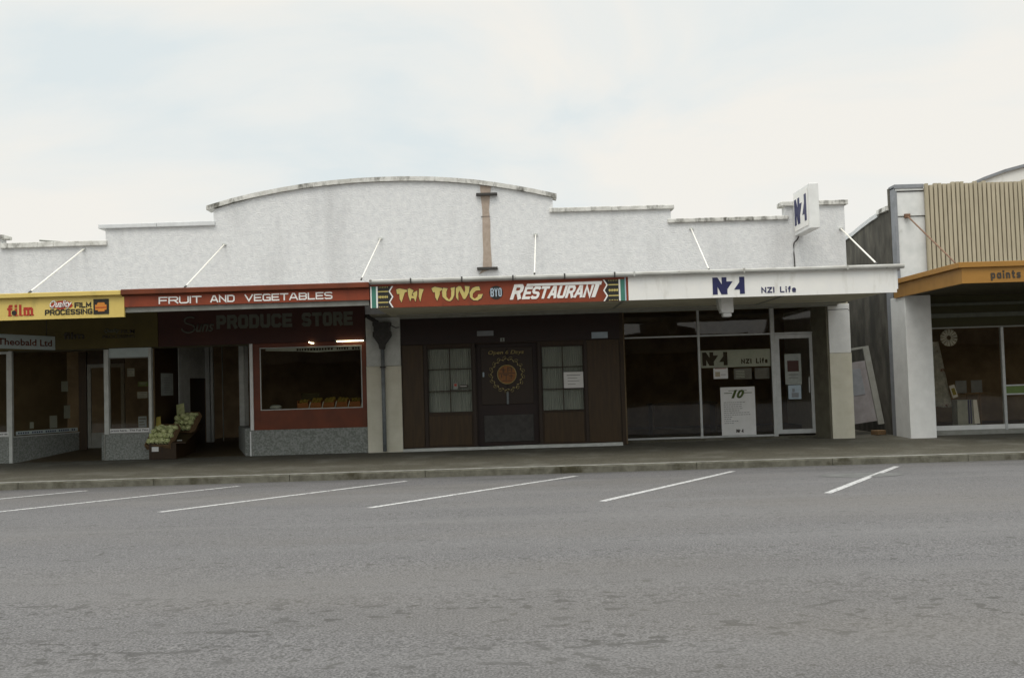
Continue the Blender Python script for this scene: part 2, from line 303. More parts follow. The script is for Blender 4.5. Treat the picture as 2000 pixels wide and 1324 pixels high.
def text_bm(s, x0, x1, z0, z1, y, bold=0.0, shear=0.0, depth=0.006, spacing=1.0, res=3):
    """lettering fitted into the rectangle x0..x1, z0..z1 on a wall facing -Y"""
    c = bpy.data.curves.new('lettering', 'FONT'); c.body = s; c.size = 1; c.offset = bold; c.shear = shear; c.space_character = spacing
    c.resolution_u = res; c.fill_mode = 'FRONT'
    o = bpy.data.objects.new('lettering', c); COL.objects.link(o); bpy.context.view_layer.update()
    me = bpy.data.meshes.new_from_object(o.evaluated_get(bpy.context.evaluated_depsgraph_get()))
    mb = MB(); mb.bm.from_mesh(me)
    bpy.data.objects.remove(o); bpy.data.curves.remove(c); bpy.data.meshes.remove(me)
    vs = mb.bm.verts; a = min(v.co.x for v in vs); b = max(v.co.x for v in vs); c0 = min(v.co.y for v in vs); d = max(v.co.y for v in vs)
    for v in vs:
        X = x0 + (v.co.x - a)/(b - a)*(x1 - x0); Z = z0 + (v.co.y - c0)/(d - c0)*(z1 - z0); v.co = Vector((X, y, Z))
    g = bmesh.ops.extrude_face_region(mb.bm, geom=list(mb.bm.faces))
    bmesh.ops.translate(mb.bm, verts=[e for e in g['geom'] if isinstance(e, bmesh.types.BMVert)], vec=(0, -depth, 0))
    return mb
def letters(parent, m, *a, name='lettering', **k): return part(name, text_bm(*a, **k), m, parent)

GL = {'A': (1.1, [[(0,0),(.42,1),(.68,1),(1.1,0)], [(.2,.3),(.9,.3)]]), 'B': (1, [[(0,0),(0,1),(.8,1),(1,.86),(1,.64),(.85,.52),(1,.38),(1,.14),(.82,0),(0,0)], [(0,.52),(.85,.52)]]),
 'C': (1, [[(.98,.90),(.84,1),(.16,1),(0,.86),(0,.14),(.16,0),(.84,0),(.98,.10)]]), 'D': (1, [[(0,0),(0,1),(.78,1),(1,.82),(1,.18),(.78,0),(0,0)]]),
 'E': (.95, [[(.95,1),(0,1),(0,0),(.95,0)], [(0,.5),(.85,.5)]]), 'F': (.9, [[(.9,1),(0,1),(0,0)], [(0,.48),(.8,.48)]]),
 'G': (1, [[(.98,.90),(.84,1),(.16,1),(0,.86),(0,.14),(.16,0),(1,0),(1,.46),(.55,.46)]]), 'I': (.0, [[(0,0),(0,1)]]), 'L': (.85, [[(0,1),(0,0),(.85,0)]]),
 'M': (1.2, [[(0,0),(0,1),(.6,.3),(1.2,1),(1.2,0)]]), 'N': (1, [[(0,0),(0,1),(1,0),(1,1)]]), 'O': (1, [[(.16,1),(0,.86),(0,.14),(.16,0),(.84,0),(1,.14),(1,.86),(.84,1),(.16,1)]]),
 'P': (.95, [[(0,0),(0,1)], [(0.05,1),(.78,1),(.95,.86),(.95,.56),(.78,.42),(0,.42)]]), 'R': (1, [[(0,0),(0,1)], [(0.05,1),(.82,1),(1,.86),(1,.60),(.82,.46),(0,.46)], [(.62,.46),(1,0)]]),
 'S': (1, [[(.96,.93),(.84,1),(.16,1),(0,.88),(0,.66),(.16,.53),(.84,.47),(1,.34),(1,.12),(.84,0),(.16,0),(.04,.07)]]), 'T': (1, [[(0,1),(1,1)], [(.5,.99),(.5,0)]]),
 'U': (1, [[(0,1),(0,.14),(.16,0),(.84,0),(1,.14),(1,1)]]), 'V': (1.05, [[(0,1),(.525,0),(1.05,1)]]), 'Y': (1, [[(0,1),(.5,.45),(1,1)], [(.5,.47),(.5,0)]]), 'Z': (.95, [[(0,1),(.95,1),(0,0),(.95,0)]]),
 'f': (.45, [[(.45,1),(.25,1),(.18,.9),(.18,0)], [(0,.64),(.42,.64)]]), 'i': (.0, [[(0,0),(0,.54)], [(0,.93),(0,1)]]), 'e': (.7, [[(.14,.34),(.6,.34)], [(.7,.30),(.7,.5),(.56,.66),(.14,.66),(0,.5),(0,.14),(.14,0),(.66,0)]]),
 'm': (1.1, [[(0,0),(0,.66)], [(0,.5),(.16,.66),(.4,.66),(.55,.54),(.55,0)], [(.55,.5),(.7,.66),(.95,.66),(1.1,.54),(1.1,0)]]), 'n': (.62, [[(0,0),(0,.66)], [(0,.5),(.16,.66),(.46,.66),(.62,.52),(.62,0)]]), 's': (.55, [[(.55,.66),(.1,.66),(0,.56),(0,.42),(.1,.34),(.46,.32),(.55,.24),(.55,.1),(.45,0),(0,0)]]),
 't': (.4, [[(.15,.95),(.15,.1),(.25,0),(.4,0)], [(0,.66),(.4,.66)]]), 'a': (.66, [[(.66,.5),(.52,.66),(.14,.66),(0,.52),(0,.14),(.14,0),(.52,0),(.66,.14)], [(.66,.66),(.66,0)]]),
 'p': (.66, [[(0,-.32),(0,.66)], [(0,.52),(.14,.66),(.52,.66),(.66,.52),(.66,.14),(.52,0),(.14,0),(0,.14)]]), 'l': (.0, [[(0,0),(0,1)]])}
def strokes(s, x0, x1, z0, z1, y, wt, depth=0.006, shear=0.0, gap=0.34, slab_=0.0, cw=None):
    """signwriter's lettering: constant-width strokes wt metres wide, cap height z0..z1, first to last edge x0..x1"""
    H = z1-z0-wt; mb = MB(); units = sum(GL[c][0] for c in s)
    gaps = (len(s)-1)
    # letter width unit so that everything fits: total = units*u + gaps*(wt+g) + wt
    g = gap*wt*1.9; u = (x1-x0-wt-gaps*(wt+g))/units; x = x0+wt/2; k = 0
    def off(pl):
        n = len(pl); closed = n > 2 and pl[0] == pl[-1]; L_, R_ = [], []
        for i in range(n):
            p = Vector(pl[i]); a = Vector(pl[i-1]) if i > 0 else (Vector(pl[-2]) if closed else None); b = Vector(pl[i+1]) if i < n-1 else (Vector(pl[1]) if closed else None)
            d1 = (p-a).normalized() if a is not None else None; d2 = (b-p).normalized() if b is not None else None
            if d1 is None: d1 = d2
            if d2 is None: d2 = d1
            n1 = Vector((-d1.y, d1.x)); n2 = Vector((-d2.y, d2.x)); m_ = (n1+n2); m_ = m_.normalized() if m_.length > .1 else n1
            q = m_*(wt/2)/max(0.45, m_.dot(n1))
            L_.append(p+q); R_.append(p-q)
        return L_, R_
    for c in s:
        w_, pls = GL[c]
        for pl in pls:
            pts = [(x+px*u, z0+wt/2+pz*H) for px, pz in pl]
            if pts[0] != pts[-1]:
                a, b = Vector(pts[0]), Vector(pts[1]); pts[0] = tuple(a-(b-a).normalized()*wt/2*(0.98 if c not in 'AV' else .9))
                a, b = Vector(pts[-1]), Vector(pts[-2]); pts[-1] = tuple(a-(b-a).normalized()*wt/2*(0.98 if c not in 'AV' else .9))
            L_, R_ = off(pts); k += 1; yf = y-depth-0.0006*(k % 4)
            bm = mb.bm; V_ = []
            for a, b in zip(L_, R_): V_.append([bm.verts.new((q.x + shear*(q.y-z0), yy, q.y)) for yy in (yf, y) for q in (a, b)])
            for A_, B_ in zip(V_, V_[1:]):
                bm.faces.new((A_[0], A_[1], B_[1], B_[0])); bm.faces.new((A_[0], B_[0], B_[2], A_[2])); bm.faces.new((A_[1], A_[3], B_[3], B_[1]))
            bm.faces.new((V_[0][0], V_[0][2], V_[0][3], V_[0][1])); bm.faces.new((V_[-1][0], V_[-1][1], V_[-1][3], V_[-1][2]))
        x += w_*u + wt + g
    return mb
def signwrite(parent, m, *a, **k): return part('lettering', strokes(*a, **k), m, parent)

FY = 21.67      # face of the shop block
GY = 18.3       # front of the verandah
KY = 17.67      # kerb
def road_z(y):  # the road falls to its gutter
    return -0.206 + 0.026*(KY - y) if y > 9 else 0.0194 - 0.012*(9 - y)

# ---------------------------------------------------------------- setting
g = MB(); g.box(-900, 900, -900, 2200, -3.0, -2.0); struct('ground', g, 'ground')
rm = MB(); ys = [-14, -6, 0, 4, 9, 12, 15, KY + 0.02]
xs = [-120, -30, -10, 10, 30, 120]
V = [[rm.bm.verts.new((x, y, road_z(y))) for x in xs] for y in ys]
for i in range(len(ys)-1):
    for j in range(len(xs)-1): rm.bm.faces.new((V[i][j], V[i][j+1], V[i+1][j+1], V[i+1][j]))
struct('road', rm, 'road')
pv = MB(); pv.prism([(KY+0.16, -0.4), (KY+0.16, -0.082), (FY+0.02, -0.004), (31, 0.0), (31, -0.4)], -120, 120, 'X'); struct('pavement', pv, 'paving')
for i in range(34):      # kerb laid in lengths
    x0 = -40 + i*2.4
    kb = MB(); kb.prism([(KY, -0.5), (KY, -0.10), (KY+0.025, -0.083), (KY+0.16, -0.079), (KY+0.16, -0.5)], x0, x0+2.392, 'X'); o = struct('kerb', kb, 'kerb', 0.006)
kt = MB(); kt.prism([(KY+0.012, -0.083), (KY+0.03, -0.0775), (KY+0.14, -0.074), (KY+0.14, -0.079)], -40, 41, 'X'); struct('kerb_edge', kt, 'kerb_top')
for xk, xf, yf in ((6.435, 3.87, 12.47), (3.669, 1.043, 12.3), (1.017, -1.83, 12.35), (-1.853, -4.51, 12.62), (-4.68, -7.45, 12.5), (-7.25, -10.1, 12.5), (-10.1, -12.9, 12.5), (9.2, 6.7, 12.5)):
    if xk > 9: continue
    yk = 16.89; d = Vector((xf-xk, yf-yk)); nrm = Vector((-d.y, d.x)).normalized()*0.05
    q = MB(); st = 10; A = []; 
    for i in range(st+1):
        p = Vector((xk, yk)) + d*i/st
        A.append([q.bm.verts.new((p.x + sgn*nrm.x + random.uniform(-.004, .004), p.y + sgn*nrm.y, road_z(p.y) + 0.004)) for sgn in (-1, 1)])
    for a, b in zip(A, A[1:]): q.bm.faces.new((a[0], a[1], b[1], b[0]))
    struct('parking_line', q, 'line')

pt = MB(); n = 22; pt.bm.faces.new([pt.bm.verts.new((5.25 + 0.62*math.cos(2*math.pi*k/n)*(1+.06*math.sin(3*k)), 15.2 + 0.42*math.sin(2*math.pi*k/n), road_z(15.2 + 0.42*math.sin(2*math.pi*k/n)) + 0.004)) for k in range(n)])
struct('road_patch', pt, 'patch')

# ---------------------------------------------------------------- the long shop block
B = thing('shop_building', 'long low white roughcast shop block with stepped and arched parapet over a verandah', 'building', (0, FY, 0))
arc = [(-6.46, 5.40)] + [(x, z-0.10) for x, z in ((-6.0, 5.625), (-5.518, 5.735), (-4.95, 5.83), (-4.39, 5.907), (-3.83, 5.955), (-3.264, 5.987), (-2.8, 5.996), (-2.365, 5.996), (-1.97, 5.985), (-1.578, 5.966), (-1.13, 5.925), (-0.682, 5.872), (-0.3, 5.81), (0.101, 5.735), (0.55, 5.64))] + [(0.98, 5.43)]
prof = [(-14, 3.0), (-14, 4.9), (-11.13, 4.9), (-11.13, 4.68), (-8.83, 4.68), (-8.83, 5.05), (-6.46, 5.05)] + arc + [(0.98, 5.11), (3.56, 5.11), (3.56, 4.80), (6.06, 4.80), (6.06, 5.09), (7.36, 5.09), (7.36, 3.0)]
part('parapet_wall', MB().prism(prof, FY, FY+0.25), 'stucco', B)
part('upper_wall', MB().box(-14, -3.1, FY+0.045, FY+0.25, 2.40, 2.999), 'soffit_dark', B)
part('upper_wall', MB().box(-3.1, 2.35, FY+0.05, FY+0.25, 2.88, 2.999).box(2.35, 7.36, FY+0.05, FY+0.25, 2.90, 2.999), 'soffit', B)
def coping(x0, x1, z0, z1, m, y0=FY-0.06):
    # broken into lengths with fine joints
    n = max(1, round((x1-x0)/1.3)); mb = MB(); s = (x1-x0)/n
    for i in range(n): mb.box(x0+i*s+(0.004 if i else 0), x0+(i+1)*s, y0, FY+0.31, z0+random.uniform(-.004,.004), z1+random.uniform(-.006,.006))
    part('coping', mb, m, B, 0.012)
coping(-14, -11.03, 4.90, 4.985, 'coping'); coping(-11.12, -8.79, 4.675, 4.785, 'coping'); coping(-8.97, -6.42, 5.045, 5.14, 'coping_clean')
coping(0.90, 3.63, 5.105, 5.20, 'coping'); coping(3.48, 6.12, 4.795, 4.88, 'coping'); coping(5.965, 7.435, 5.088, 5.188, 'coping')
top = [(-6.60, 5.478), (-6.0, 5.635)] + [(a, b+0.10) for a, b in arc[2:-1]] + [(1.075, 5.513)]
am = MB(); under = [(a, b-0.095) for a, b in top]
for i in range(len(top)-1):
    g_ = 0.006
    am.prism([under[i], (top[i][0], top[i][1]), (top[i+1][0]-g_*(i % 3 == 0), top[i+1][1]), (under[i+1][0]-g_*(i % 3 == 0), under[i+1][1])], FY-0.06, FY+0.31)
bmesh.ops.remove_doubles(am.bm, verts=am.bm.verts, dist=0.0005)
part('coping', am, 'coping', B)
part('render_strip', MB().prism([(-0.60, 5.75), (-0.59, 5.5), (-0.565, 5.2), (-0.575, 4.7), (-0.57, 4.3), (-0.59, 3.97), (-0.60, 3.90), (-0.68, 3.80), (-0.55, 3.86), (-0.40, 3.90), (-0.39, 4.0), (-0.41, 4.5), (-0.40, 4.95), (-0.42, 5.2), (-0.39, 5.5), (-0.36, 5.72)], FY-0.012, FY+0.01), 'render_scar', B)
for x0, x1, z in ((-0.69, -0.23, 5.545), (-0.715, -0.265, 3.918)):
    part('ledge', MB().box(x0, x1, FY-0.09, FY+0.02, z-0.028, z+0.028), 'iron', B, 0.006)
part('crack', MB().box(-0.60, -0.40, FY-0.016, FY+0.01, 5.06, 5.068), 'iron', B)
# roof and end walls behind the parapet
part('roof', MB().prism([(FY+0.25, 3.45), (FY+0.25, 3.6), (33, 4.2), (33, 4.05)], -14, 7.30, 'X'), 'roofing', B)
part('end_wall', MB().box(7.12, 7.36, FY+0.25, 33, -0.1, 4.4), 'stucco', B)
part('roof_pipe', MB().tube([(-10.75, FY+1.0, 4.99), (-10.2, FY+1.0, 4.93)], 0.02), 'grey', B)

# tie rods
for (xt, zt, xb, zb, rr) in ((-9.318, 4.61, -8.918, 3.359, 0.022), (-6.234, 4.62, -6.029, 3.376, 0.018), (-2.813, 4.65, -2.759, 3.421, 0.016), (0.584, 4.63, 0.454, 3.42, 0.016), (3.993, 4.66, 3.694, 3.398, 0.016), (7.27, 4.56, 6.803, 3.419, 0.02)):
    rdo = part('tie_rod', MB().tube([(xt, FY, zt), (xb, GY+0.1, zb)], rr*0.78, 8), 'rod', B)
    d = Vector((xt-xb, FY-GY-0.1, zt-zb)).normalized(); rr *= 0.8
    p = Vector((xb, GY+0.1, zb)); q = Vector((xt, FY, zt))
    part('rod_shackle', MB().tube([p - d*0.05, p + d*0.06], rr*1.3, 6), 'iron', rdo)
    part('wall_plate', MB().box(xt-0.045, xt+0.045, FY-0.03, FY+0.0, zt-0.022, zt+0.022), 'off', rdo, 0.004)

# verandah roofs
part('canopy_roof', MB().prism([(GY+0.06, 3.27), (GY+0.06, 3.31), (FY, 3.40), (FY, 3.36)], -14, -2.62, 'X'), 'roofing', B)
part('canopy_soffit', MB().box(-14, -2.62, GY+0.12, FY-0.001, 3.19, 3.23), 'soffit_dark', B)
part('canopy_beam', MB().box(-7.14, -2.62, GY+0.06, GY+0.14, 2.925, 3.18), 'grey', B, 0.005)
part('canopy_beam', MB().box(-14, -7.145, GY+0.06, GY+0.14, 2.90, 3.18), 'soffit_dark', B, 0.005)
part('canopy_roof', MB().prism([(GY+0.03, 3.27), (GY+0.03, 3.345), (FY, 3.43), (FY, 3.37)], -2.60, 7.20, 'X'), 'roofing', B)
part('canopy_soffit', MB().box(-2.59, 7.14, GY+0.05, FY-0.001, 2.92, 2.95), 'soffit', B)
part('soffit_batten', MB().box(-2.43, 7.10, FY-0.62, FY-0.58, 2.895, 2.921).box(-2.43, 7.1, FY-0.03, FY-0.002, 2.87, 2.921), 'grey', B)
for x in (2.16, 5.2): part('soffit_batten', MB().box(x-0.02, x+0.02, GY+0.06, FY-0.62, 2.908, 2.921), 'grey', B)
gm = MB(); gp = [(-0.001, 3.305), (-0.075, 3.305), (-0.095, 3.33), (-0.095, 3.36), (-0.075, 3.385), (-0.065, 3.385), (-0.065, 3.33), (-0.001, 3.33)]
gm.prism([(GY+a, b) for a, b in gp], -2.59, 7.245, 'X'); gut = part('gutter', gm, 'gutter', B)
for x in (-1.83, -0.89, 0.05, 1.0, 1.92, 2.28, 4.3, 6.2):
    part('gutter_strap', MB().box(x-0.013, x+0.013, GY-0.103, GY-0.004, 3.30, 3.39), 'iron' if x < 2 else 'gutter', gut)
part('canopy_end_board', MB().box(7.12, 7.145, GY+0.001, FY-0.05, 2.93, 3.30), 'white', B)

# pier with downpipe
part('pier', MB().box(-3.175, -2.43, FY-0.06, FY+0.25, 1.86, 2.918), 'off', B, 0.008, label='upper painted half of the pier, smoky grey under the gutter')
part('pier', MB().box(-3.18, -2.425, FY-0.065, FY+0.25, -0.05, 1.855), 'tiles', B, 0.006, label='lower half of the pier faced with cream tiles')
dp = part('downpipe', MB().tube([(-2.81, FY-0.13, 2.30), (-2.81, FY-0.13, 0.02)], 0.042, 12), 'pipe', B, smooth=True)
part('hopper_head', MB().prism([(-3.0, 2.80), (-2.61, 2.80), (-2.61, 2.72), (-2.63, 2.72), (-2.63, 2.60), (-2.61, 2.60), (-2.61, 2.50), (-2.64, 2.46), (-2.74, 2.32), (-2.76, 2.22), (-2.86, 2.22), (-2.88, 2.32), (-2.97, 2.46), (-3.0, 2.50), (-3.0, 2.60), (-2.98, 2.60), (-2.98, 2.72), (-3.0, 2.72)], FY-0.26, FY-0.07), 'iron', dp, 0.006)
part('feed_pipe', MB().tube([(-3.05, FY-0.5, 2.905), (-3.0, FY-0.3, 2.87), (-2.9, FY-0.2, 2.80)], 0.045, 10), 'iron', dp)
part('bracket', MB().box(-2.87, -2.75, FY-0.178, FY-0.066, 1.82, 1.85), 'iron', dp)
part('cable', MB().tube([(-2.62, FY-0.08, 2.74), (-2.52, FY-0.075, 2.68), (-2.44, FY-0.075, 2.69)], 0.008, 5), 'iron', B)

# shared dark rooms behind the fronts
part('room_wall', MB().box(-14, -3.0, 27.1, 27.2, 0, 3.4), 'dark', B)
part('room_wall', MB().box(-3.0, 2.4, 23.4, 23.5, 0, 3.4), 'dark', B); part('room_wall', MB().box(2.4, 7.12, 26.0, 26.1, 0, 3.4), 'dark', B)
for x in (-3.0, 2.42): part('party_wall', MB().box(x-0.06, x+0.06, FY+0.26, 28, 0, 3.4), 'dark', B)
part('ceiling', MB().box(-14, 7.12, FY+0.26, 28, 3.0, 3.04), 'dark', B)
part('floor', MB().box(-7.95, 7.1, 24.7, 28, 0.0, 0.16).box(-2.94, 7.1, FY+0.55, 24.69, 0.0, 0.05), 'interior_floor', B)

def window(parent, x0, x1, z0, z1, y, fm, fw=0.05, depth=0.07, name='window', bars_v=(), bars_z=(), bar=0.03, pane=True):
    mb = MB().box(x0, x0+fw, y, y+depth, z0, z1).box(x1-fw, x1, y, y+depth, z0, z1).box(x0+fw, x1-fw, y, y+depth, z0, z0+fw).box(x0+fw, x1-fw, y, y+depth, z1-fw, z1)
    fr = part(name, mb, fm, parent, 0.003)
    for x in bars_v: part('glazing_bar', MB().box(x-bar/2, x+bar/2, y+0.006, y+depth-0.006, z0+fw, z1-fw), fm, fr)
    for z in bars_z: part('glazing_bar', MB().box(x0+fw, x1-fw, y+0.009, y+depth-0.009, z-bar/2, z+bar/2), fm, fr)
    if pane: part('pane', MB().box(x0+fw*0.5, x1-fw*0.5, y+depth*0.45, y+depth*0.45+0.006, z0+fw*0.5, z1-fw*0.5), 'glass', fr)
    return fr
def slab(p, q, z0, z1, th):      # upright slab on plan from p to q
    p = Vector(p); q = Vector(q); n = Vector((q.y-p.y, p.x-q.x)).normalized()*th
    return MB().prism([tuple(p), tuple(q), tuple(q-n), tuple(p-n)], z0, z1, 'Z')

# --- film shop front
window(B, -12.6, -10.98, 0.57, 2.42, FY, 'off', 0.05)
part('stall_riser', MB().box(-14, -10.98, FY+0.0, FY+0.2, 0, 0.57), 'pebble', B)
part('corner_post', MB().box(-10.975, -10.90, FY-0.02, FY+0.06, 0.0, 2.43), 'off', B, 0.004)
part('stall_riser', slab((-10.9, FY+0.02), (-10.15, 23.3), 0, 0.55, 0.15), 'pebble', B, label='splayed stall riser in the recess')
part('sill', slab((-10.89, FY+0.01), (-10.14, 23.3), 0.551, 0.575, 0.1), 'off', B)
part('display_pane', slab((-10.9, FY+0.06), (-10.16, 23.3), 0.576, 2.42, 0.006), 'glass', B)
part('display_back', slab((-11.75, 21.95), (-10.55, 23.55), 0.552, 2.7, 0.03), 'backdrop', B); part('display_back', MB().box(-14, -11.75, 22.6, 22.65, 0, 3.0), 'backdrop', B)
part('display_floor', MB().prism([(-13.9, FY+0.2), (-11.1, FY+0.2), (-10.3, 23.5), (-13.9, 23.5)], 0.50, 0.55, 'Z'), 'interior_floor', B)
part('recess_post', MB().box(-10.16, -9.98, 23.28, 23.36, 0.1, 3.0), 'brown_light', B)
d = window(B, -9.97, -9.10, 0.19, 2.14, 23.3, 'grey', 0.085, 0.05, name='door', bars_z=(0.37,), bar=0.34)
part('transom_panel', MB().box(-9.97, -9.1, 23.31, 23.35, 2.141, 3.0), 'brown_light', B)
part('recess_floor', MB().prism([(FY+0.15, 0.0), (23.35, 0.17), (23.35, -0.1), (FY+0.15, -0.1)], -10.85, -8.95, 'X'), 'interior_floor', B)
part('recess_ceiling', MB().box(-10.88, -8.9, FY+0.26, 23.4, 2.44, 2.48), 'dark', B)
part('corner_post', MB().box(-8.90, -8.80, FY-0.02, FY+0.08, 0.56, 2.40), 'off', B, 0.004)
part('corner_post', MB().box(-7.925, -7.865, FY-0.02, FY+0.08, 0.0, 2.42), 'off', B, 0.004)
part('corner_post', MB().box(-8.905, -8.885, FY-0.02, FY+0.03, 0.0, 0.56), 'grey', B)
part('stall_riser', MB().box(-8.885, -7.925, FY-0.005, FY+0.2, 0, 0.56), 'pebble', B)
part('header_panel', MB().box(-8.80, -7.925, FY+0.02, FY+0.05, 2.222, 2.42), 'banner', B)  # pale reflection across the header, painted as the panel's colour
window(B, -8.80, -7.925, 0.562, 2.22, FY+0.01, 'grey', 0.02, 0.05)
part('side_glazing', slab((-8.9, FY+0.08), (-9.1, 23.3), 0.56, 2.42, 0.006), 'glass', B)
part('stall_riser', slab((-8.9, FY+0.08), (-9.1, 23.3), 0, 0.56, 0.1), 'pebble', B)
part('party_wall', MB().box(-7.9, -7.84, FY+0.1, 24.6, 0, 3.0), 'dark', B)

# --- fruit shop front
part('recess_side_wall', slab((-7.83, FY+0.1), (-7.62, 24.6), 0.0, 3.0, 0.03), 'brown', B)
part('side_panel', slab((-7.70, 22.95), (-7.60, 24.6), 1.75, 2.60, 0.02), 'off', B)
part('side_panel', slab((-7.70, 22.95), (-7.66, 23.6), 0.4, 1.749, 0.02), 'off', B)
part('door_jamb', MB().box(-7.60, -7.50, 24.6, 24.68, 0.18, 2.75).box(-7.46, -7.40, 24.55, 24.63, 0.18, 2.75), 'off', B)
part('door_jamb', MB().box(-7.28, -7.26, 24.9, 24.94, 0.18, 2.6), 'grey', B)
part('recess_floor', MB().prism([(FY+0.1, 0.0), (24.7, 0.18), (24.7, -0.1), (FY+0.1, -0.1)], -7.82, -5.75, 'X'), 'interior_floor', B)
part('recess_ceiling', MB().box(-7.85, -5.7, FY+0.26, 24.6, 2.76, 2.8), 'dark', B)
part('display_pane', slab((-5.78, FY+0.1), (-6.30, 23.3), 0.6, 2.6, 0.006), 'glass', B)
part('stall_riser', slab((-5.74, FY+0.06), (-6.32, 23.3), 0.0, 0.6, 0.12), 'pebble', B, label='return of the grey stall riser into the doorway')
part('recess_post', MB().box(-6.40, -6.28, 23.25, 23.35, 0.6, 2.6), 'off', B)
part('corner_post', MB().box(-5.725, -5.655, FY-0.03, FY+0.08, 0.555, 2.43), 'white', B, 0.004)
part('stall_edge', MB().box(-5.745, -5.715, FY-0.03, FY+0.04, 0.0, 0.53), 'white', B)
part('stall_riser', MB().box(-5.715, -3.185, FY-0.02, FY+0.2, 0, 0.55), 'pebble', B)
rs = MB().box(-5.655, -5.505, FY, FY+0.08, 0.551, 2.43).box(-3.285, -3.18, FY, FY+0.08, 0.551, 2.43).box(-5.505, -3.285, FY, FY+0.08, 0.551, 0.975).box(-5.505, -3.285, FY, FY+0.08, 2.335, 2.43)
part('window_surround', rs, 'red_shop', B, 0.003)
window(B, -5.505, -3.285, 0.975, 2.335, FY-0.004, 'off', 0.018, 0.05)

# --- restaurant front
part('plinth', MB().prism([(-2.425, -0.04), (-2.425, 0.05), (-1.6, 0.058), (-0.7, 0.05), (0.3, 0.062), (1.4, 0.056), (2.33, 0.062), (2.33, -0.04)], FY-0.10, FY+0.05), 'off', B, 0.006)
rw = MB()
for x0, x1, z0, z1 in ((-2.43, -1.93, 0.06, 2.88), (-1.93, -0.82, 0.06, 0.80), (-1.93, -0.82, 2.22, 2.88), (-0.82, -0.80, 2.2, 2.88), (-0.80, 0.54, 2.28, 2.88), (0.54, 1.60, 0.06, 0.77), (0.54, 1.60, 2.20, 2.88), (1.60, 2.34, 0.06, 2.88)):
    rw.box(x0, x1, FY+0.02, FY+0.12, z0, z1)
part('timber_front', rw, 'brown', B)
part('header_board', MB().box(-2.43, 2.34, FY-0.012, FY+0.018, 2.30, 2.868), 'maroon', B, 0.004)
for x in (-1.90, -0.85, 0.58, 1.585): part('pilaster', MB().box(x-0.033, x+0.033, FY-0.01, FY+0.018, 0.065, 2.298), 'frame_brown', B, 0.004)
for x0, x1 in ((-1.85, -0.92), (0.65, 1.52)): part('apron_panel', MB().box(x0, x1, FY+0.0, FY+0.018, 0.10, 0.74), 'brown_light', B, 0.006)
part('side_board', MB().box(1.62, 2.32, FY, FY+0.018, 0.08, 2.29), 'brown_light', B, 0.004)
part('side_board', MB().box(-2.41, -1.95, FY, FY+0.018, 0.08, 2.29), 'brown_light', B, 0.004)
for x0, x1, z0, z1 in ((-1.865, -0.885, 0.80, 2.215), (0.62, 1.55, 0.775, 2.195)):
    wd = window(B, x0, x1, z0, z1, FY+0.02, 'frame_brown', 0.022, 0.05, bars_v=((x0+x1)/2,), bars_z=(z0+(z1-z0)*0.335, z0+(z1-z0)*0.67), bar=0.02)
    cm = MB(); n = 90; A = []
    for i in range(n+1):
        x = x0+0.02+(x1-x0-0.04)*i/n; yy = FY+0.13+0.012*math.sin(i*1.4)+0.006*math.sin(i*0.37)
        A.append([cm.bm.verts.new((x, yy, z)) for z in (z0+0.02, z1-0.02)])
    for a, b in zip(A, A[1:]): cm.bm.faces.new((a[0], b[0], b[1], a[1]))
    part('net_curtain', cm, 'curtain', wd, smooth=True)
dr = part('entrance_door', MB().box(-0.80, 0.54, FY+0.14, FY+0.19, 0.06, 2.28), 'maroon', B)
part('door_panel', MB().box(-0.70, -0.15, FY+0.115, FY+0.14, 0.95, 2.2).box(-0.11, 0.44, FY+0.115, FY+0.14, 0.95, 2.2), 'frame_brown', dr, 0.008)
part('kick_panel', MB().box(-0.66, 0.42, FY+0.11, FY+0.14, 0.14, 0.72), 'iron', dr, 0.004)
part('door_handle', MB().box(-0.155, -0.105, FY+0.08, FY+0.115, 0.95, 1.22), 'pipe', dr, 0.01)
part('door_reveal', MB().box(-0.82, -0.80, FY+0.02, FY+0.19, 0.06, 2.28).box(0.54, 0.56, FY+0.125, FY+0.19, 0.06, 2.28), 'frame_brown', B)

# --- insurance office front, set back half a metre
NY = 22.2
part('return_wall', MB().box(2.34, 2.42, FY, NY+0.05, 0, 2.9), 'brown', B)
wf = MB(); 
part('window_mullion', MB().box(2.425, 2.475, NY-0.02, NY+0.06, 0.05, 2.9), 'alu', B, 0.003)
part('window_mullion', MB().box(4.135, 4.185, NY-0.02, NY+0.06, 0.05, 2.9), 'alu', B, 0.003)
part('window_mullion', MB().box(5.765, 5.855, NY-0.02, NY+0.06, 0.05, 2.9), 'alu', B, 0.003)
part('transom', MB().box(2.475, 4.135, NY-0.015, NY+0.055, 2.315, 2.35).box(4.185, 5.765, NY-0.015, NY+0.055, 2.315, 2.35).box(5.855, 6.75, NY-0.015, NY+0.055, 2.315, 2.355), 'alu', B, 0.003)
part('bottom_rail', MB().box(2.475, 4.135, NY-0.015, NY+0.055, 0.06, 0.10).box(4.185, 5.765, NY-0.015, NY+0.055, 0.06, 0.10), 'alu', B, 0.003)
for x0, x1, z0, z1 in ((2.475, 4.135, 0.1, 2.315), (4.185, 5.765, 0.1, 2.315), (2.475, 4.135, 2.35, 2.9), (4.185, 5.765, 2.35, 2.9), (5.855, 6.75, 2.355, 2.9)):
    part('pane', MB().box(x0, x1, NY+0.02, NY+0.026, z0, z1), 'glass', B)
d = window(B, 5.86, 6.72, 0.10, 2.31, NY, 'alu', 0.095, 0.05, name='door')
part('door_handle', MB().tube([(6.58, NY-0.03, 1.0), (6.58, NY-0.03, 1.35)], 0.014), 'alu', d)
part('sill_step', MB().box(2.42, 6.9, NY-0.05, NY+0.5, -0.02, 0.055), 'paving', B)
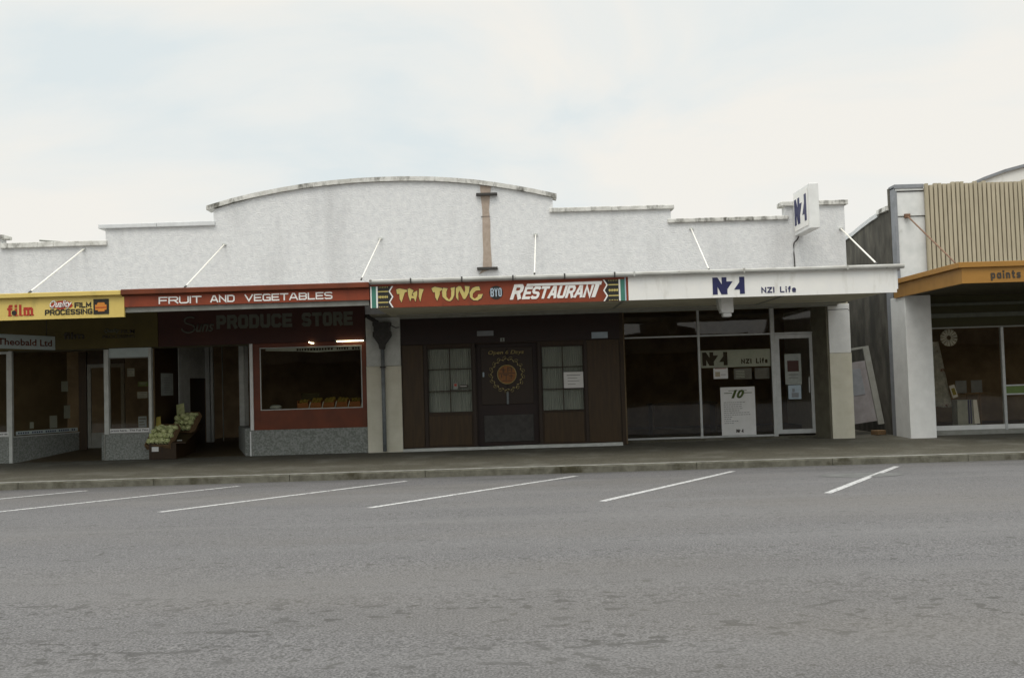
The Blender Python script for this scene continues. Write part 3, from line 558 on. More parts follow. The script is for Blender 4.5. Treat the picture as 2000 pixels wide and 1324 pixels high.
part('recess_side_wall', slab((6.76, NY+0.05), (6.93, FY+0.02), 0.0, 2.9, -0.08), 'return_wall', B)
part('upper_wall', MB().box(2.35, 6.9, FY+0.251, NY+0.07, 2.90, 2.999), 'soffit', B)
part('pier', MB().box(6.90, 7.37, FY-0.012, FY+0.24, 1.85, 2.918), 'white', B, 0.008, label='upper white half of the corner pier')
part('pier', MB().box(6.895, 7.375, FY-0.018, FY+0.24, -0.05, 1.845), 'tiles', B, 0.006, label='lower half of the corner pier faced with cream tiles')
part('pier_crack', MB().tube([(6.9, FY-0.014, 2.79), (7.1, FY-0.014, 2.795), (7.33, FY-0.014, 2.80), (7.37, FY-0.014, 2.76)], 0.006, 5), 'iron', B)

# ---------------------------------------------------------------- signs on the verandah edge
S = thing('film_sign', 'long yellow fascia board reading film and Quality film processing', 'sign', (-9.5, GY, 2.85))
part('board', MB().box(-14, -7.13, GY-0.0, GY+0.055, 2.84, 3.215), 'yellow', S, 0.003)
part('cap', MB().box(-14, -7.17, GY-0.07, GY+0.055, 3.245, 3.33).box(-14, -7.17, GY-0.01, GY+0.055, 3.216, 3.244), 'yellow', S, 0.01)
signwrite(S, 'redink', 'film', -9.285, -8.81, 2.93, 3.125, GY-0.001, 0.042, gap=.5)
sf = MB()
for x in (-9.235, -9.115, -9.03, -8.945, -8.885, -8.83): sf.box(x-0.034, x+0.034, GY-0.009, GY-0.001, 2.918, 2.938)
part('serifs', sf, 'redink', S)
part('emblem', MB().disc(-9.155, 2.975, 0.045, GY-0.016, GY-0.001, 20), 'black', S)
signwrite(S, 'black', 'FILM', -8.045, -7.735, 3.035, 3.135, GY-0.001, 0.023, gap=.25)
signwrite(S, 'black', 'PROCESSING', -8.59, -7.715, 2.915, 3.015, GY-0.001, 0.021, gap=.25)
part('splash', MB().prism([(-8.50, 3.05), (-8.46, 3.13), (-8.34, 3.17), (-8.2, 3.175), (-8.13, 3.15), (-8.075, 3.08), (-8.12, 3.04), (-8.2, 3.045), (-8.26, 3.02), (-8.36, 3.02), (-8.38, 3.045)], GY-0.006, GY-0.001), 'redink', S)
letters(S, 'sign_white', 'Quality', -8.50, -8.09, 3.01, 3.185, GY-0.008, bold=0.018, shear=0.45)
part('badge', MB().box(-7.695, -7.41, GY-0.008, GY-0.001, 2.905, 3.185), 'black', S)
part('badge_motif', MB().prism([(-7.66, 2.98), (-7.61, 2.98), (-7.61, 2.955), (-7.49, 2.955), (-7.49, 2.98), (-7.45, 2.985), (-7.45, 3.08), (-7.48, 3.08), (-7.49, 3.12), (-7.61, 3.12), (-7.63, 3.08), (-7.66, 3.08)], GY-0.014, GY-0.0085), 'orange_ink', S)
part('badge_motif', MB().box(-7.655, -7.455, GY-0.018, GY-0.0145, 3.022, 3.036), 'redink', S)

S = thing('fruit_sign', 'long red fascia board with white wide letters reading fruit and vegetables', 'sign', (-4.9, GY, 3.0))
part('board', MB().box(-7.128, -2.605, GY, GY+0.055, 3.02, 3.215), 'red', S, 0.003)
part('cap', MB().box(-7.168, -2.60, GY-0.07, GY+0.055, 3.245, 3.345).box(-7.168, -2.605, GY-0.01, GY+0.055, 3.216, 3.244), 'red_shop', S, 0.01)
for wd_, a, b in (('FRUIT', -6.49, -5.70), ('AND', -5.54, -5.09), ('VEGETABLES', -4.905, -3.285)):
    signwrite(S, 'sign_white', wd_, a, b, 3.057, 3.19, GY-0.001, 0.024)

S = thing('restaurant_sign', 'red fascia board with gold brushstroke letters, black disc and white slanted word restaurant', 'sign', (-0.2, GY, 2.85))
part('board', MB().box(-2.59, 2.135, GY, GY+0.03, 2.862, 3.30), 'red', S, 0.003)
def px6(p, ox=30): return (-2.575 + (p[0]-30)/7.143/106.2, 2.853 + (470 - (p[1] + 0.030*(p[0]-30)))/7.143/106.2)
polys = [
 [(385,200),(430,183),(530,205),(538,218),(525,235),(505,238),(455,380),(430,330),(428,262),(395,262)],
 [(545,195),(570,180),(628,212),(604,262),(590,330),(578,365),(552,280)],
 [(628,240),(678,215),(678,270),(650,372),(633,330),(630,285),(612,262)],
 [(592,288),(634,288),(634,325),(590,320)],
 [(705,188),(770,195),(745,260),(718,370),(698,300)],
 [(878,185),(925,160),(1020,180),(1038,200),(1010,215),(995,225),(990,270),(955,358),(930,310),(925,235),(900,240)],
 [(1042,175),(1105,185),(1085,230),(1085,300),(1120,345),(1130,365),(1080,350),(1030,300),(1025,230)],
 [(1145,180),(1205,165),(1195,280),(1165,340),(1130,365),(1120,345),(1150,300),(1155,220)],
 [(1220,180),(1262,150),(1270,200),(1250,260),(1250,358),(1220,310)],
 [(1262,150),(1290,155),(1330,230),(1350,300),(1345,335),(1320,330),(1270,220)],
 [(1345,150),(1412,155),(1400,240),(1350,330),(1330,260),(1350,210)],
 [(1545,155),(1560,210),(1500,215),(1455,255),(1450,305),(1480,330),(1520,300),(1530,268),(1595,262),(1570,320),(1520,352),(1460,350),(1415,310),(1410,240),(1450,180),(1500,160)]]
for (a, b) in ((0, 5), (5, 12)):
    gmb = MB(); omb = MB()
    for pl in polys[a:b]:
        q = [px6(p) for p in pl]; k = random.uniform(0, .0006)
        gmb.prism(q, GY-0.010-k, GY-0.0035)
        cx = sum(p[0] for p in q)/len(q); cz = sum(p[1] for p in q)/len(q)
        omb.prism([(cx+(x-cx)*1.06+(0.004 if x > cx else -0.004), cz+(z-cz)*1.04+(0.005 if z > cz else -0.005)) for x, z in q], GY-0.003-k, GY-0.0005)
    part('lettering', gmb, 'gold', S); part('lettering_outline', omb, 'iron', S)
part('disc', MB().disc(-0.268, 3.085, 0.125, GY-0.006, GY-0.001), 'black', S)
signwrite(S, 'paper_blue', 'BYO', -0.37, -0.165, 3.01, 3.165, GY-0.007, 0.02, gap=.3)
def px7(x, y): return (-0.158 + (x-0)/7.692/106.2 - 0.0, 2.868 + (500 - (y + 0.030*x))/7.692/106.2)
signwrite(S, 'sign_white', 'R', -0.02, 0.175, 2.945, 3.225, GY-0.001, 0.062, shear=0.34)
signwrite(S, 'sign_white', 'ESTAURAN', 0.20, 1.47, 2.945, 3.175, GY-0.001, 0.048, shear=0.34, gap=.08)
part('lettering', MB().prism([(0.29, 3.185), (0.31, 3.228), (1.695, 3.238), (1.67, 3.165), (1.65, 3.185)], GY-0.0085, GY-0.001)
     .prism([(1.485, 2.945), (1.555, 2.945), (1.655, 3.20), (1.575, 3.20)], GY-0.0095, GY-0.001), 'sign_white', S)
for sx, xo in ((1, -2.585), (-1, 2.13)):      # patterned ends, mirrored
    X = lambda t: xo + sx*t
    def bx(a, b, z0, z1, m, d, nm): part(nm, MB().box(min(X(a), X(b)), max(X(a), X(b)), GY-d, GY-0.0005, z0, z1), m, S)
    if sx > 0: bx(0.0, 0.022, 2.866, 3.262, 'sign_white', 0.005, 'stripe')
    else: bx(0.0, 0.022, 2.866, 3.296, 'paper_blue', 0.005, 'stripe')
    bx(0.022, 0.105, 2.866, 3.262, 'green', 0.004, 'stripe'); bx(0.105, 0.135, 2.866, 3.262, 'sign_white', 0.005, 'stripe')
    blk = [(0.135, 2.866), (0.395, 2.866), (0.335, 2.965), (0.395, 3.065), (0.335, 3.165), (0.395, 3.262), (0.135, 3.262)]
    part('pattern_block', MB().prism([(X(a), b) for a, b in blk], GY-0.004, GY-0.0005), 'black', S)
    zz = [(0.395, 2.866), (0.335, 2.965), (0.395, 3.065), (0.335, 3.165), (0.395, 3.262)]
    zm = MB()
    for (a, b), (c, d2) in zip(zz, zz[1:]): zm.prism([(X(a), b), (X(a+0.028), b), (X(c+0.028), d2), (X(c), d2)], GY-0.0065, GY-0.0045)
    part('zigzag', zm, 'sign_white', S)
    gmb = MB()
    for z in (2.965, 3.165): gmb.box(min(X(.137), X(.325)), max(X(.137), X(.325)), GY-0.006, GY-0.0045, z-0.009, z+0.009)
    for k in range(6):
        x = 0.155+k*0.03; gmb.prism([(X(x), 3.035), (X(x+0.02), 3.065), (X(x), 3.095), (X(x-0.01), 3.065)], GY-0.006, GY-0.0045)
        gmb.prism([(X(x), 2.875), (X(x+0.02), 2.875), (X(x+0.01), 2.895)], GY-0.006, GY-0.0045)
        gmb.prism([(X(x), 3.25), (X(x+0.02), 3.25), (X(x+0.01), 3.232)], GY-0.006, GY-0.0045)
    part('motif', gmb, 'gold', S)

def nzi_logo(x0, z0, wdt, h, y, parent, m, th=0.006, ax='Y'):
    P1 = [(118,108),(215,108),(297,250),(297,108),(390,108),(390,193),(508,193),(400,348),(400,450),(285,450),(213,296),(213,450),(118,450)]
    P2 = [(635,108),(735,108),(735,450),(640,450),(640,360),(530,360),(635,215)]
    f = lambda p: (x0 + (p[0]-118)/617*wdt, z0 + (450-p[1])/342*h)
    mb = MB()
    for P in (P1, P2): mb.prism([f(p) for p in P], y-th, y-0.0008)
    return part('logo', mb, m, parent)
S = thing('office_sign', 'long white fascia board with navy block emblem and small navy lettering', 'sign', (4.6, GY, 2.85))
part('board', MB().box(2.172, 7.12, GY-0.004, GY+0.03, 2.866, 3.30), 'sign_white', S, 0.003)
part('edge_strip', MB().box(2.136, 2.171, GY-0.002, GY+0.03, 2.866, 3.30), 'red', S)
nzi_logo(3.725, 2.925, 0.59, 0.315, GY-0.004, S, 'navy')
signwrite(S, 'navy', 'NZI', 4.62, 4.86, 2.93, 3.035, GY-0.005, 0.021, gap=.5)
signwrite(S, 'navy', 'Life', 4.965, 5.255, 2.93, 3.04, GY-0.005, 0.021, gap=.6)

# projecting light box
S = thing('projecting_sign', 'white box sign projecting from the parapet with navy emblem on its side', 'sign', (6.32, FY, 4.40))
part('case', MB().box(6.235, 6.44, 20.47, 21.62, 4.42, 5.36), 'white', S, 0.015)
part('face', MB().box(6.222, 6.234, 20.56, 21.56, 4.50, 5.29), 'sign_white', S, 0.004)
sm = MB(); f = lambda p: (21.50 - (p[0]-118)/617*0.86, 4.62 + (450-p[1])/342*0.56)
for P in ([(118,108),(215,108),(297,250),(297,108),(390,108),(390,193),(508,193),(400,348),(400,450),(285,450),(213,296),(213,450),(118,450)], [(635,108),(735,108),(735,450),(640,450),(640,360),(530,360),(635,215)]):
    sm.prism([f(p) for p in P], 6.216, 6.2215, 'X')
part('logo', sm, 'navy', S)
part('bracket', MB().box(6.28, 6.36, 21.62, 21.67, 4.5, 4.56).box(6.28, 6.36, 21.62, 21.67, 5.15, 5.21), 'rust', S)
part('conduit', MB().tube([(6.32, 21.62, 4.42), (6.31, FY-0.03, 4.37), (6.28, FY-0.03, 4.33), (6.225, FY-0.03, 4.29), (6.21, FY-0.03, 4.22), (6.21, FY-0.03, 4.05), (6.225, FY-0.03, 3.40)], 0.014, 8), 'iron', S)

# ---------------------------------------------------------------- signs under the verandah
S = thing('wall_sign', 'dim yellow board under the verandah above the film shop windows', 'sign', (-9.5, FY, 2.43))
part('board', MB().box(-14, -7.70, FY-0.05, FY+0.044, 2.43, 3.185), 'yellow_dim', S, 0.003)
letters(S, 'grey_dim', 'Quality', -8.86, -8.52, 2.74, 2.86, FY-0.051, bold=0.02, shear=0.4)
letters(S, 'ink', 'FILM', -8.50, -8.2, 2.74, 2.82, FY-0.051, bold=0.02)
letters(S, 'ink', 'PROCESSING', -8.9, -8.2, 2.64, 2.71, FY-0.051, bold=0.02)
letters(S, 'ink', 'film', -9.75, -9.3, 2.65, 2.80, FY-0.051, bold=0.03)
S = thing('produce_sign', 'dark red board over the fruit window with grey letters reading produce store', 'sign', (-5.4, FY, 2.43))
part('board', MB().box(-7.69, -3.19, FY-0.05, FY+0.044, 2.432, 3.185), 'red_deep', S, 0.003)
signwrite(S, 'grey_dim', 'PRODUCE', -6.42, -4.77, 2.77, 3.07, FY-0.051, 0.075, gap=.14)
signwrite(S, 'grey_dim', 'STORE', -4.56, -3.45, 2.77, 3.07, FY-0.051, 0.075, gap=.14)
s_ = []
for i in range(40):
    a = i/39; ang = R(60) + a*R(200) if a < .5 else R(80) - (a-.5)*2*R(250)
    if a < .5: s_.append((-6.99+0.12*math.cos(R(40)+a*2*R(210)), 2.975+0.075*math.sin(R(40)+a*2*R(210))))
    else: s_.append((-7.03+0.14*math.cos(R(70)-(a-.5)*2*R(250)), 2.805+0.09*math.sin(R(70)-(a-.5)*2*R(250))))
part('lettering', MB().tube([(x, FY-0.056, z) for x, z in s_], 0.018, 6), 'grey_dim', S)
letters(S, 'grey_dim', 'uns', -6.87, -6.47, 2.72, 2.90, FY-0.051, bold=0.02, shear=0.35)
S = thing('hanging_sign', 'pale board with reddish lettering hung across the footpath under the yellow fascia', 'sign', (-10.1, 20.4, 2.41))
hb = slab((-10.45, 19.2), (-9.80, 21.33), 2.41, 2.70, 0.05); part('board', hb, 'banner', S, 0.004)
tm = text_bm('Camera Theobald Ltd', -0.35, 2.08, 2.48, 2.62, 0, bold=0.02, res=2)
p0 = Vector((-10.44, 19.25)); dd = (Vector((-9.80, 21.33)) - Vector((-10.45, 19.2))).normalized(); nn_ = Vector((dd.y, -dd.x))
for v in tm.bm.verts:
    q = p0 + dd*v.co.x + nn_*(0.002 - v.co.y); v.co = Vector((q.x, q.y, v.co.z))
part('lettering', tm, 'red_shop', S)
part('hanger', MB().tube([(-10.35, 19.4, 2.70), (-10.35, 19.4, 3.19)], 0.008, 6).tube([(-9.88, 21.1, 2.70), (-9.88, 21.1, 3.19)], 0.008, 6), 'iron', S)

def card(name, x0, x1, z0, z1, y, m, label, cat, group=None, marks=(), tilt=0.0, th=0.003, text=None):
    t = thing(name, label, cat, ((x0+x1)/2, y, z0), group)
    part('sheet', MB().box(x0, x1, y, y+th, z0, z1), m, t)
    for (a, b, c, d_, mm) in marks:
        W_, H_ = x1-x0, z1-z0
        part('print', MB().box(x0+a*W_, x0+b*W_, y-0.0015, y-0.0003, z0+c*H_, z0+d_*H_), mm, t)
    if tilt: t.rotation_euler = (0, tilt, 0)
    return t
# film shop strips and cards
for x0, x1, s, lab in ((-8.79, -7.935, 'prints here.  The Fuji Film', 'white strip of dark lettering along the sill of the narrow film shop window'),
                       (-12.2, -10.99, 'colour prints here', 'white strip of dark lettering along the leftmost film shop window')):
    t = thing('window_strip', lab, 'window sign', ((x0+x1)/2, FY, 0.58))
    part('sheet', MB().box(x0, x1, FY-0.006, FY-0.002, 0.585, 0.675), 'paper', t)
    letters(t, 'black', s, x0+0.02, x1-0.02, 0.603, 0.655, FY-0.0062, bold=0.015, depth=0.002)
t = thing('window_strip', 'dim white strip of lettering along the splayed recess window of the film shop', 'window sign', (-10.5, 22.4, 0.6))
part('sheet', slab((-10.86, FY+0.06), (-10.16, 23.2), 0.60, 0.68, -0.004), 'banner', t)
im = MB()
for k in range(26):
    a = 0.03 + k*0.036; p = Vector((-10.86, FY+0.06)).lerp(Vector((-10.16, 23.2)), a); q = Vector((-10.86, FY+0.06)).lerp(Vector((-10.16, 23.2)), a+0.022)
    if k % 6 == 5: continue
    n = Vector((0.9, -0.44))*0.006; im.prism([tuple(p+n), tuple(q+n), tuple(q+n*1.4), tuple(p+n*1.4)], 0.62, 0.655, 'Z')
part('print', im, 'navy', t)
mk = [(0.1, 0.9, 0.70, 0.85, 'greyink'), (0.1, 0.7, 0.45, 0.55, 'greyink'), (0.1, 0.8, 0.2, 0.3, 'greyink')]
for i, (x0, x1, z0, z1, y, m, lab) in enumerate((
    (-8.28, -8.10, 0.68, 0.92, FY+0.30, 'paper_blue', 'pale card leaning in the narrow film shop window beside the post'),
    (-8.08, -7.97, 0.70, 1.10, FY+0.36, 'paper_grey', 'grey leaflet standing at the right of the narrow film shop window'),
    (-8.24, -8.02, 1.32, 1.46, FY+0.16, 'paper_grey', 'small faded notice low on the glass of the narrow film shop window'),
    (-8.22, -8.0, 1.58, 1.68, FY+0.16, 'greenp', 'green and grey sticker near the middle of the narrow film shop window'),
    (-8.46, -8.30, 1.80, 1.98, FY+0.16, 'paper_grey', 'pale rosette card high in the narrow film shop window'))):
    card('notice', x0, x1, z0, z1, y, m, lab, 'notice', None, mk)
for a, z0, z1, wd_, lab in ((0.28, 0.72, 0.86, 0.10, 'small pale card near the corner post in the recess window'), (0.60, 0.70, 0.98, 0.20, 'pale rectangular card in the middle of the recess window'), (0.84, 0.90, 1.20, 0.17, 'grey card propped high at the inner end of the recess window'),
                        (0.80, 1.52, 1.76, 0.18, 'faded poster upper right on the recess window')):
    p = Vector((-10.86, FY+0.06)).lerp(Vector((-10.16, 23.2)), a) + Vector((-0.12, 0.06)); dv = Vector((0.70, 1.47)).normalized()*wd_
    t = thing('notice', lab, 'notice', (p.x, p.y, z0)); part('sheet', slab(tuple(p), tuple(p+dv), z0, z1, 0.004), 'banner', t)
t = thing('notice', 'grey paper notice on the brown wall beside the fruit crates', 'notice', (-7.76, 22.3, 1.35))
part('sheet', slab((-7.80, 22.05), (-7.765, 22.72), 1.36, 1.86, -0.006), 'paper_grey', t)
im = MB()
for k in range(7): im.box(-7.785, -7.765, 22.2, 22.55, 1.42+k*0.055, 1.435+k*0.055)
part('print', im, 'greyink', t)

# restaurant notices and crest
card('notice', 1.10, 1.525, 1.265, 1.61, FY+0.008, 'paper', 'white paper notice on the right-hand curtained restaurant window', 'notice', None, [(0.15, 0.85, 0.78, 0.82, 'greyink'), (0.2, 0.7, 0.6, 0.63, 'greyink'), (0.2, 0.8, 0.42, 0.45, 'greyink'), (0.2, 0.6, 0.22, 0.25, 'greyink')])
card('notice', 1.735, 2.085, 2.325, 2.46, FY-0.02, 'paper_blue', 'small pale blue plaque high on the brown front right of the restaurant', 'plaque')
card('notice', -1.31, -1.21, 1.31, 1.44, FY+0.008, 'paper_grey', 'small sticker with a red spot on the left-hand curtained restaurant window', 'sticker', None, [(0.2, 0.8, 0.5, 0.9, 'redink')])
card('notice', -1.17, -0.98, 1.345, 1.40, FY+0.008, 'ink', 'small dark and cream label on the left-hand curtained restaurant window', 'sticker', None, [(0.05, 0.8, 0.35, 0.6, 'paper')])
card('street_number', -0.255, -0.165, 2.315, 2.395, FY-0.022, 'paper_grey', 'small pale number plate over the restaurant door', 'number plate', None, [(0.25, 0.75, 0.15, 0.3, 'black'), (0.4, 0.6, 0.3, 0.9, 'black')])
card('notice', -0.76, -0.40, 2.45, 2.56, FY-0.02, 'grey_trim', 'dull grey strip on the dark header left of the number plate', 'plaque')
card('notice', -0.665, -0.63, 1.56, 1.66, FY+0.10, 'paper_blue', 'tiny pale tag on the dark door left of the gold wreath', 'tag')
S = thing('door_crest', 'round orange medallion in a gold leafy wreath on the dark restaurant door', 'emblem', (-0.13, FY+0.1, 1.2))
part('medallion', MB().disc(-0.135, 1.60, 0.215, FY+0.090, FY+0.113, 40), 'medallion', S, 0.004, label='dull orange disc')
rg = MB(); n = 40
rg.tube([(-0.135+0.205*math.cos(2*math.pi*k/n), FY+0.088, 1.60+0.205*math.sin(2*math.pi*k/n)) for k in range(n+1)], 0.010, 6, False)
part('medallion_rim', rg, 'wreath', S)
ch = MB()
for x0, x1, z0, z1 in ((-.27, -.16, 1.70, 1.715), (-.22, -.205, 1.64, 1.76), (-.25, -.18, 1.66, 1.67), (-.12, -.02, 1.74, 1.755), (-.12, -.105, 1.65, 1.74), (-.035, -.02, 1.65, 1.74), (-.09, -.05, 1.69, 1.70), (-.30, .04, 1.615, 1.63),
                       (-.26, -.245, 1.53, 1.60), (-.21, -.10, 1.585, 1.6), (-.16, -.145, 1.48, 1.6), (-.09, .0, 1.56, 1.575), (-.05, -.035, 1.5, 1.6), (-.24, -.03, 1.455, 1.467)):
    ch.box(x0, x1, FY+0.084, FY+0.0895, z0, z1)
part('characters', ch, 'ink', S)
wr = MB()
for k in range(34):
    a = 2*math.pi*k/34; r0 = 0.325 + 0.02*(k % 2)
    c = Vector((-0.135+r0*math.cos(a), 0, 1.60+r0*math.sin(a)))
    ta = a + (0.6 if k % 2 else -0.5) + math.pi/2; u = Vector((math.cos(ta), 0, math.sin(ta))); v = Vector((-u.z, 0, u.x))
    pts = [c - u*0.042, c + v*0.014 - u*0.01, c + u*0.042, c - v*0.012]
    wr.prism([(p.x, p.z) for p in pts], FY+0.098-0.0004*(k % 5), FY+0.113)
    if k % 2: wr.tube([(c.x + 0.05*math.cos(a+t*1.2-.5)*1, FY+0.100, c.z + 0.05*math.sin(a+t*1.2-.5)) for t in (0, .4, .8, 1.2, 1.7)], 0.005, 5)
part('wreath', wr, 'wreath', S)
letters(S, 'wreath', 'Open 6 Days', -0.53, 0.25, 2.02, 2.13, FY+0.113, bold=0.02, shear=0.2)

# office window signs
S = thing('window_banner', 'pale banner with dark block emblem and lettering inside the office window', 'banner', (4.98, NY, 1.62))
part('sheet', MB().box(4.20, 5.755, NY+0.035, NY+0.04, 1.615, 2.0), 'banner', S)
nzi_logo(4.235, 1.66, 0.56, 0.30, NY+0.0345, S, 'ink', th=0.004)
signwrite(S, 'ink', 'NZI', 5.10, 5.33, 1.685, 1.79, NY+0.034, 0.026, gap=.4, depth=0.003); signwrite(S, 'ink', 'Life', 5.43, 5.69, 1.685, 1.80, NY+0.034, 0.026, gap=.4, depth=0.003)
card('notice', 4.465, 4.785, 1.365, 1.60, NY-0.004, 'paper', 'white notice with a faint pink drawing below the office banner', 'notice', None, [(0.12, 0.45, 0.2, 0.65, 'slat'), (0.5, 0.85, 0.35, 0.40, 'greyink'), (0.1, 0.9, 0.93, 0.97, 'redink')])
card('notice', 4.93, 5.33, 1.34, 1.58, NY+0.05, 'grey_trim', 'dim grey printed sheet below the office banner, centre', 'notice', None, [(0.1, 0.6, 0.15*i, 0.15*i+0.06, 'banner') for i in range(1, 6)])
card('notice', 5.40, 5.72, 1.34, 1.58, NY+0.05, 'grey_trim', 'dim grey printed sheet below the office banner, beside the door', 'notice', None, [(0.1, 0.9, 0.17*i, 0.17*i+0.06, 'greyink') for i in range(1, 5)])
t = thing('poster', 'tall white poster with green numeral ten and a list in the office window', 'poster', (4.98, NY, 0.12))
part('sheet', MB().box(4.60, 5.365, NY-0.012, NY-0.006, 0.105, 1.17), 'paper', t)
letters(t, 'leafy', '10', 4.84, 5.13, 0.92, 1.11, NY-0.0125, bold=0.05, shear=0.35, depth=0.003)
for k, wl in enumerate((.62, .55, .50, .55, .48, .75, .80, .22, .22, .42, .26)):
    x = 4.665; im = MB()
    while x < 4.66 + wl*0.74:
        ww = random.uniform(0.02, 0.06); im.box(x, x+ww, NY-0.0145, NY-0.0125, 0.825-k*0.046, 0.838-k*0.046); x += ww+0.014
    part('text_line', im, 'greyink', t)
im = MB().box(4.78, 5.19, NY-0.0145, NY-0.0128, 1.085, 1.097).box(4.68, 4.86, NY-0.0145, NY-0.0128, 1.03, 1.045).box(5.12, 5.30, NY-0.0145, NY-0.0128, 1.03, 1.045)
part('print', im, 'leafy', t)
nzi_logo(4.92, 0.16, 0.16, 0.075, NY-0.012, t, 'ink', th=0.003)
card('notice', 6.06, 6.425, 1.19, 1.87, NY-0.004, 'paper_grey', 'tall grey notice with a reddish picture on the office door', 'notice', None, [(0.15, 0.85, 0.42, 0.78, 'red_deep'), (0.2, 0.8, 0.3, 0.34, 'greyink'), (0.2, 0.8, 0.2, 0.23, 'greyink')])
card('notice', 6.115, 6.40, 0.865, 1.175, NY-0.004, 'paper_blue', 'pale blue notice with a dark drawing low on the office door', 'notice', None, [(0.25, 0.8, 0.12, 0.45, 'grey_trim'), (0.3, 0.5, 0.5, 0.75, 'grey_trim')])
# unlit fitting under the verandah of the office
t = thing('lamp_housing', 'small white stepped lamp housing fixed under the verandah before the office window', 'lamp', (4.1, 19.0, 2.55))
part('body', MB().box(3.99, 4.225, 18.85, 19.10, 2.62, 2.919), 'white', t, 0.02)
part('cover', MB().box(4.03, 4.19, 18.88, 19.07, 2.545, 2.62), 'white', t, 0.02)
part('reflector', MB().prism([(3.93, 2.919), (3.96, 2.70), (3.99, 2.66), (3.99, 2.919)], 18.87, 19.08), 'off', t)

# tubes over the fruit window
t = thing('fluorescent_lamp', 'lit warm fluorescent tube under the dark red board beside the pier', 'lamp', (-3.5, FY-0.1, 2.43))
part('tube', MB().tube([(-3.80, FY-0.10, 2.425), (-3.22, FY-0.10, 2.425)], 0.014, 10), 'tube', t)
part('holder', MB().box(-3.84, -3.80, FY-0.12, FY-0.052, 2.40, 2.45).box(-3.22, -3.19, FY-0.12, FY-0.052, 2.40, 2.45), 'grey', t)
t = thing('fluorescent_lamp', 'short lit lamp glimpsed at the top edge of the fruit window', 'lamp', (-4.3, FY-0.1, 2.43))
part('tube', MB().tube([(-4.41, FY-0.10, 2.428), (-4.36, FY-0.10, 2.405), (-4.30, FY-0.10, 2.40)], 0.014, 10), 'tube', t)
t = thing('window_banner', 'narrow pale banner of dark lettering across the top of the fruit window', 'banner', (-4.1, FY+0.1, 2.22))
part('sheet', MB().prism([(-5.40, 2.27), (-4.6, 2.235), (-4.3, 2.21), (-3.8, 2.225), (-3.31, 2.24), (-3.31, 2.325), (-5.40, 2.325)], FY+0.10, FY+0.104), 'banner', t)
im = MB(); x = -4.72
while x < -3.36:
    ww = random.uniform(0.03, 0.055)
    if random.random() > 0.15: im.box(x, x+ww, FY+0.097, FY+0.0995, 2.25, 2.30)
    x += ww+0.018
part('print', im, 'ink', t)

# ---------------------------------------------------------------- produce
def crate(label, loc, rz, tilt, w_=0.52, d_=0.42, h=0.15, group='produce crates outside the fruit shop'):
    t = thing('produce_crate', label, 'crate', loc, group)
    t.rotation_euler = (tilt, 0, rz)
    o = Vector(loc)
    def P(nm, mb): 
        bmesh.ops.translate(mb.bm, verts=mb.bm.verts, vec=o); return part(nm, mb, 'crate', t, 0.003)
    P('base', MB().box(-w_/2, w_/2, -d_/2, d_/2, 0, 0.012))
    for s_ in (-1, 1):
        P('end_board', MB().box(s_*w_/2-0.012*(s_ > 0), s_*w_/2+0.012*(s_ < 0), -d_/2, d_/2, 0.013, h))
        y0 = s_*d_/2; mb = MB()
        for k in range(2): mb.box(-w_/2+0.013, w_/2-0.013, y0-0.01*(s_ > 0), y0+0.01*(s_ < 0), 0.016+k*0.072, 0.075+k*0.072)
        P('side_slats', mb)
    return t
def in_crate(t, p): return Matrix.Translation(t.location) @ t.rotation_euler.to_matrix().to_4x4() @ Vector(p)
def lump(name, mlabel, r, m, jit, label, cat, group, leaves=False):
    mb = MB(); mb.ball((0, 0, 0), r, 3 if leaves else 2, jit, 0.85)
    o = finish(name, mb.bm, M[m], None, smooth=True); o['label'] = label; o['category'] = cat; o['group'] = group
    if leaves:
        lf = MB()
        for k in range(7):
            a = 2*math.pi*k/7; c, s = math.cos(a), math.sin(a); pr_ = []
            for (u, v, z) in ((-0.5, 0.5, -0.75), (0.5, 0.5, -0.75), (0.5, 0.92, -0.15), (0.0, 1.03, 0.2), (-0.5, 0.92, -0.15)):
                pr_.append(lf.bm.verts.new((r*(c*v - s*u*0.8), r*(s*v + c*u*0.8), r*z)))
            lf.bm.faces.new(pr_)
        part('leaves', lf, 'leafy', o)
    return o
st = thing('produce_stand', 'dark low stand holding the fruit crates outside the doorway', 'stand', (-7.4, 22.0, 0))
part('front_board', MB().box(-7.86, -7.28, FY-0.23, FY-0.21, 0.0, 0.33), 'brown', st)
part('side_board', MB().prism([(FY-0.21, 0), (FY-0.21, 0.33), (22.75, 0.66), (22.75, 0)], -7.30, -7.28, 'X').prism([(FY-0.21, 0), (FY-0.21, 0.33), (22.75, 0.66), (22.75, 0)], -7.86, -7.84, 'X'), 'brown', st)
part('shelf', MB().prism([(FY-0.21, 0.331), (22.75, 0.661), (22.75, 0.68), (FY-0.21, 0.35)], -7.86, -7.08, 'X'), 'brown', st)
c1 = crate('front wooden crate of pale green produce standing by the white post', (-7.63, FY+0.05, 0.42), R(-12), R(46), 0.58, 0.60)
c2 = crate('rear wooden crate of pale green produce nearer the shop doorway', (-7.36, 22.45, 0.66), R(-16), R(46), 0.52, 0.58)
random.seed(11)
cg = 'cauliflowers heaped in the crates'
src = lump('cauliflower', '', 0.074, 'cauli', 0.12, 'pale green cauliflower heaped in a crate outside the fruit shop', 'cauliflower', cg, True)
first = True
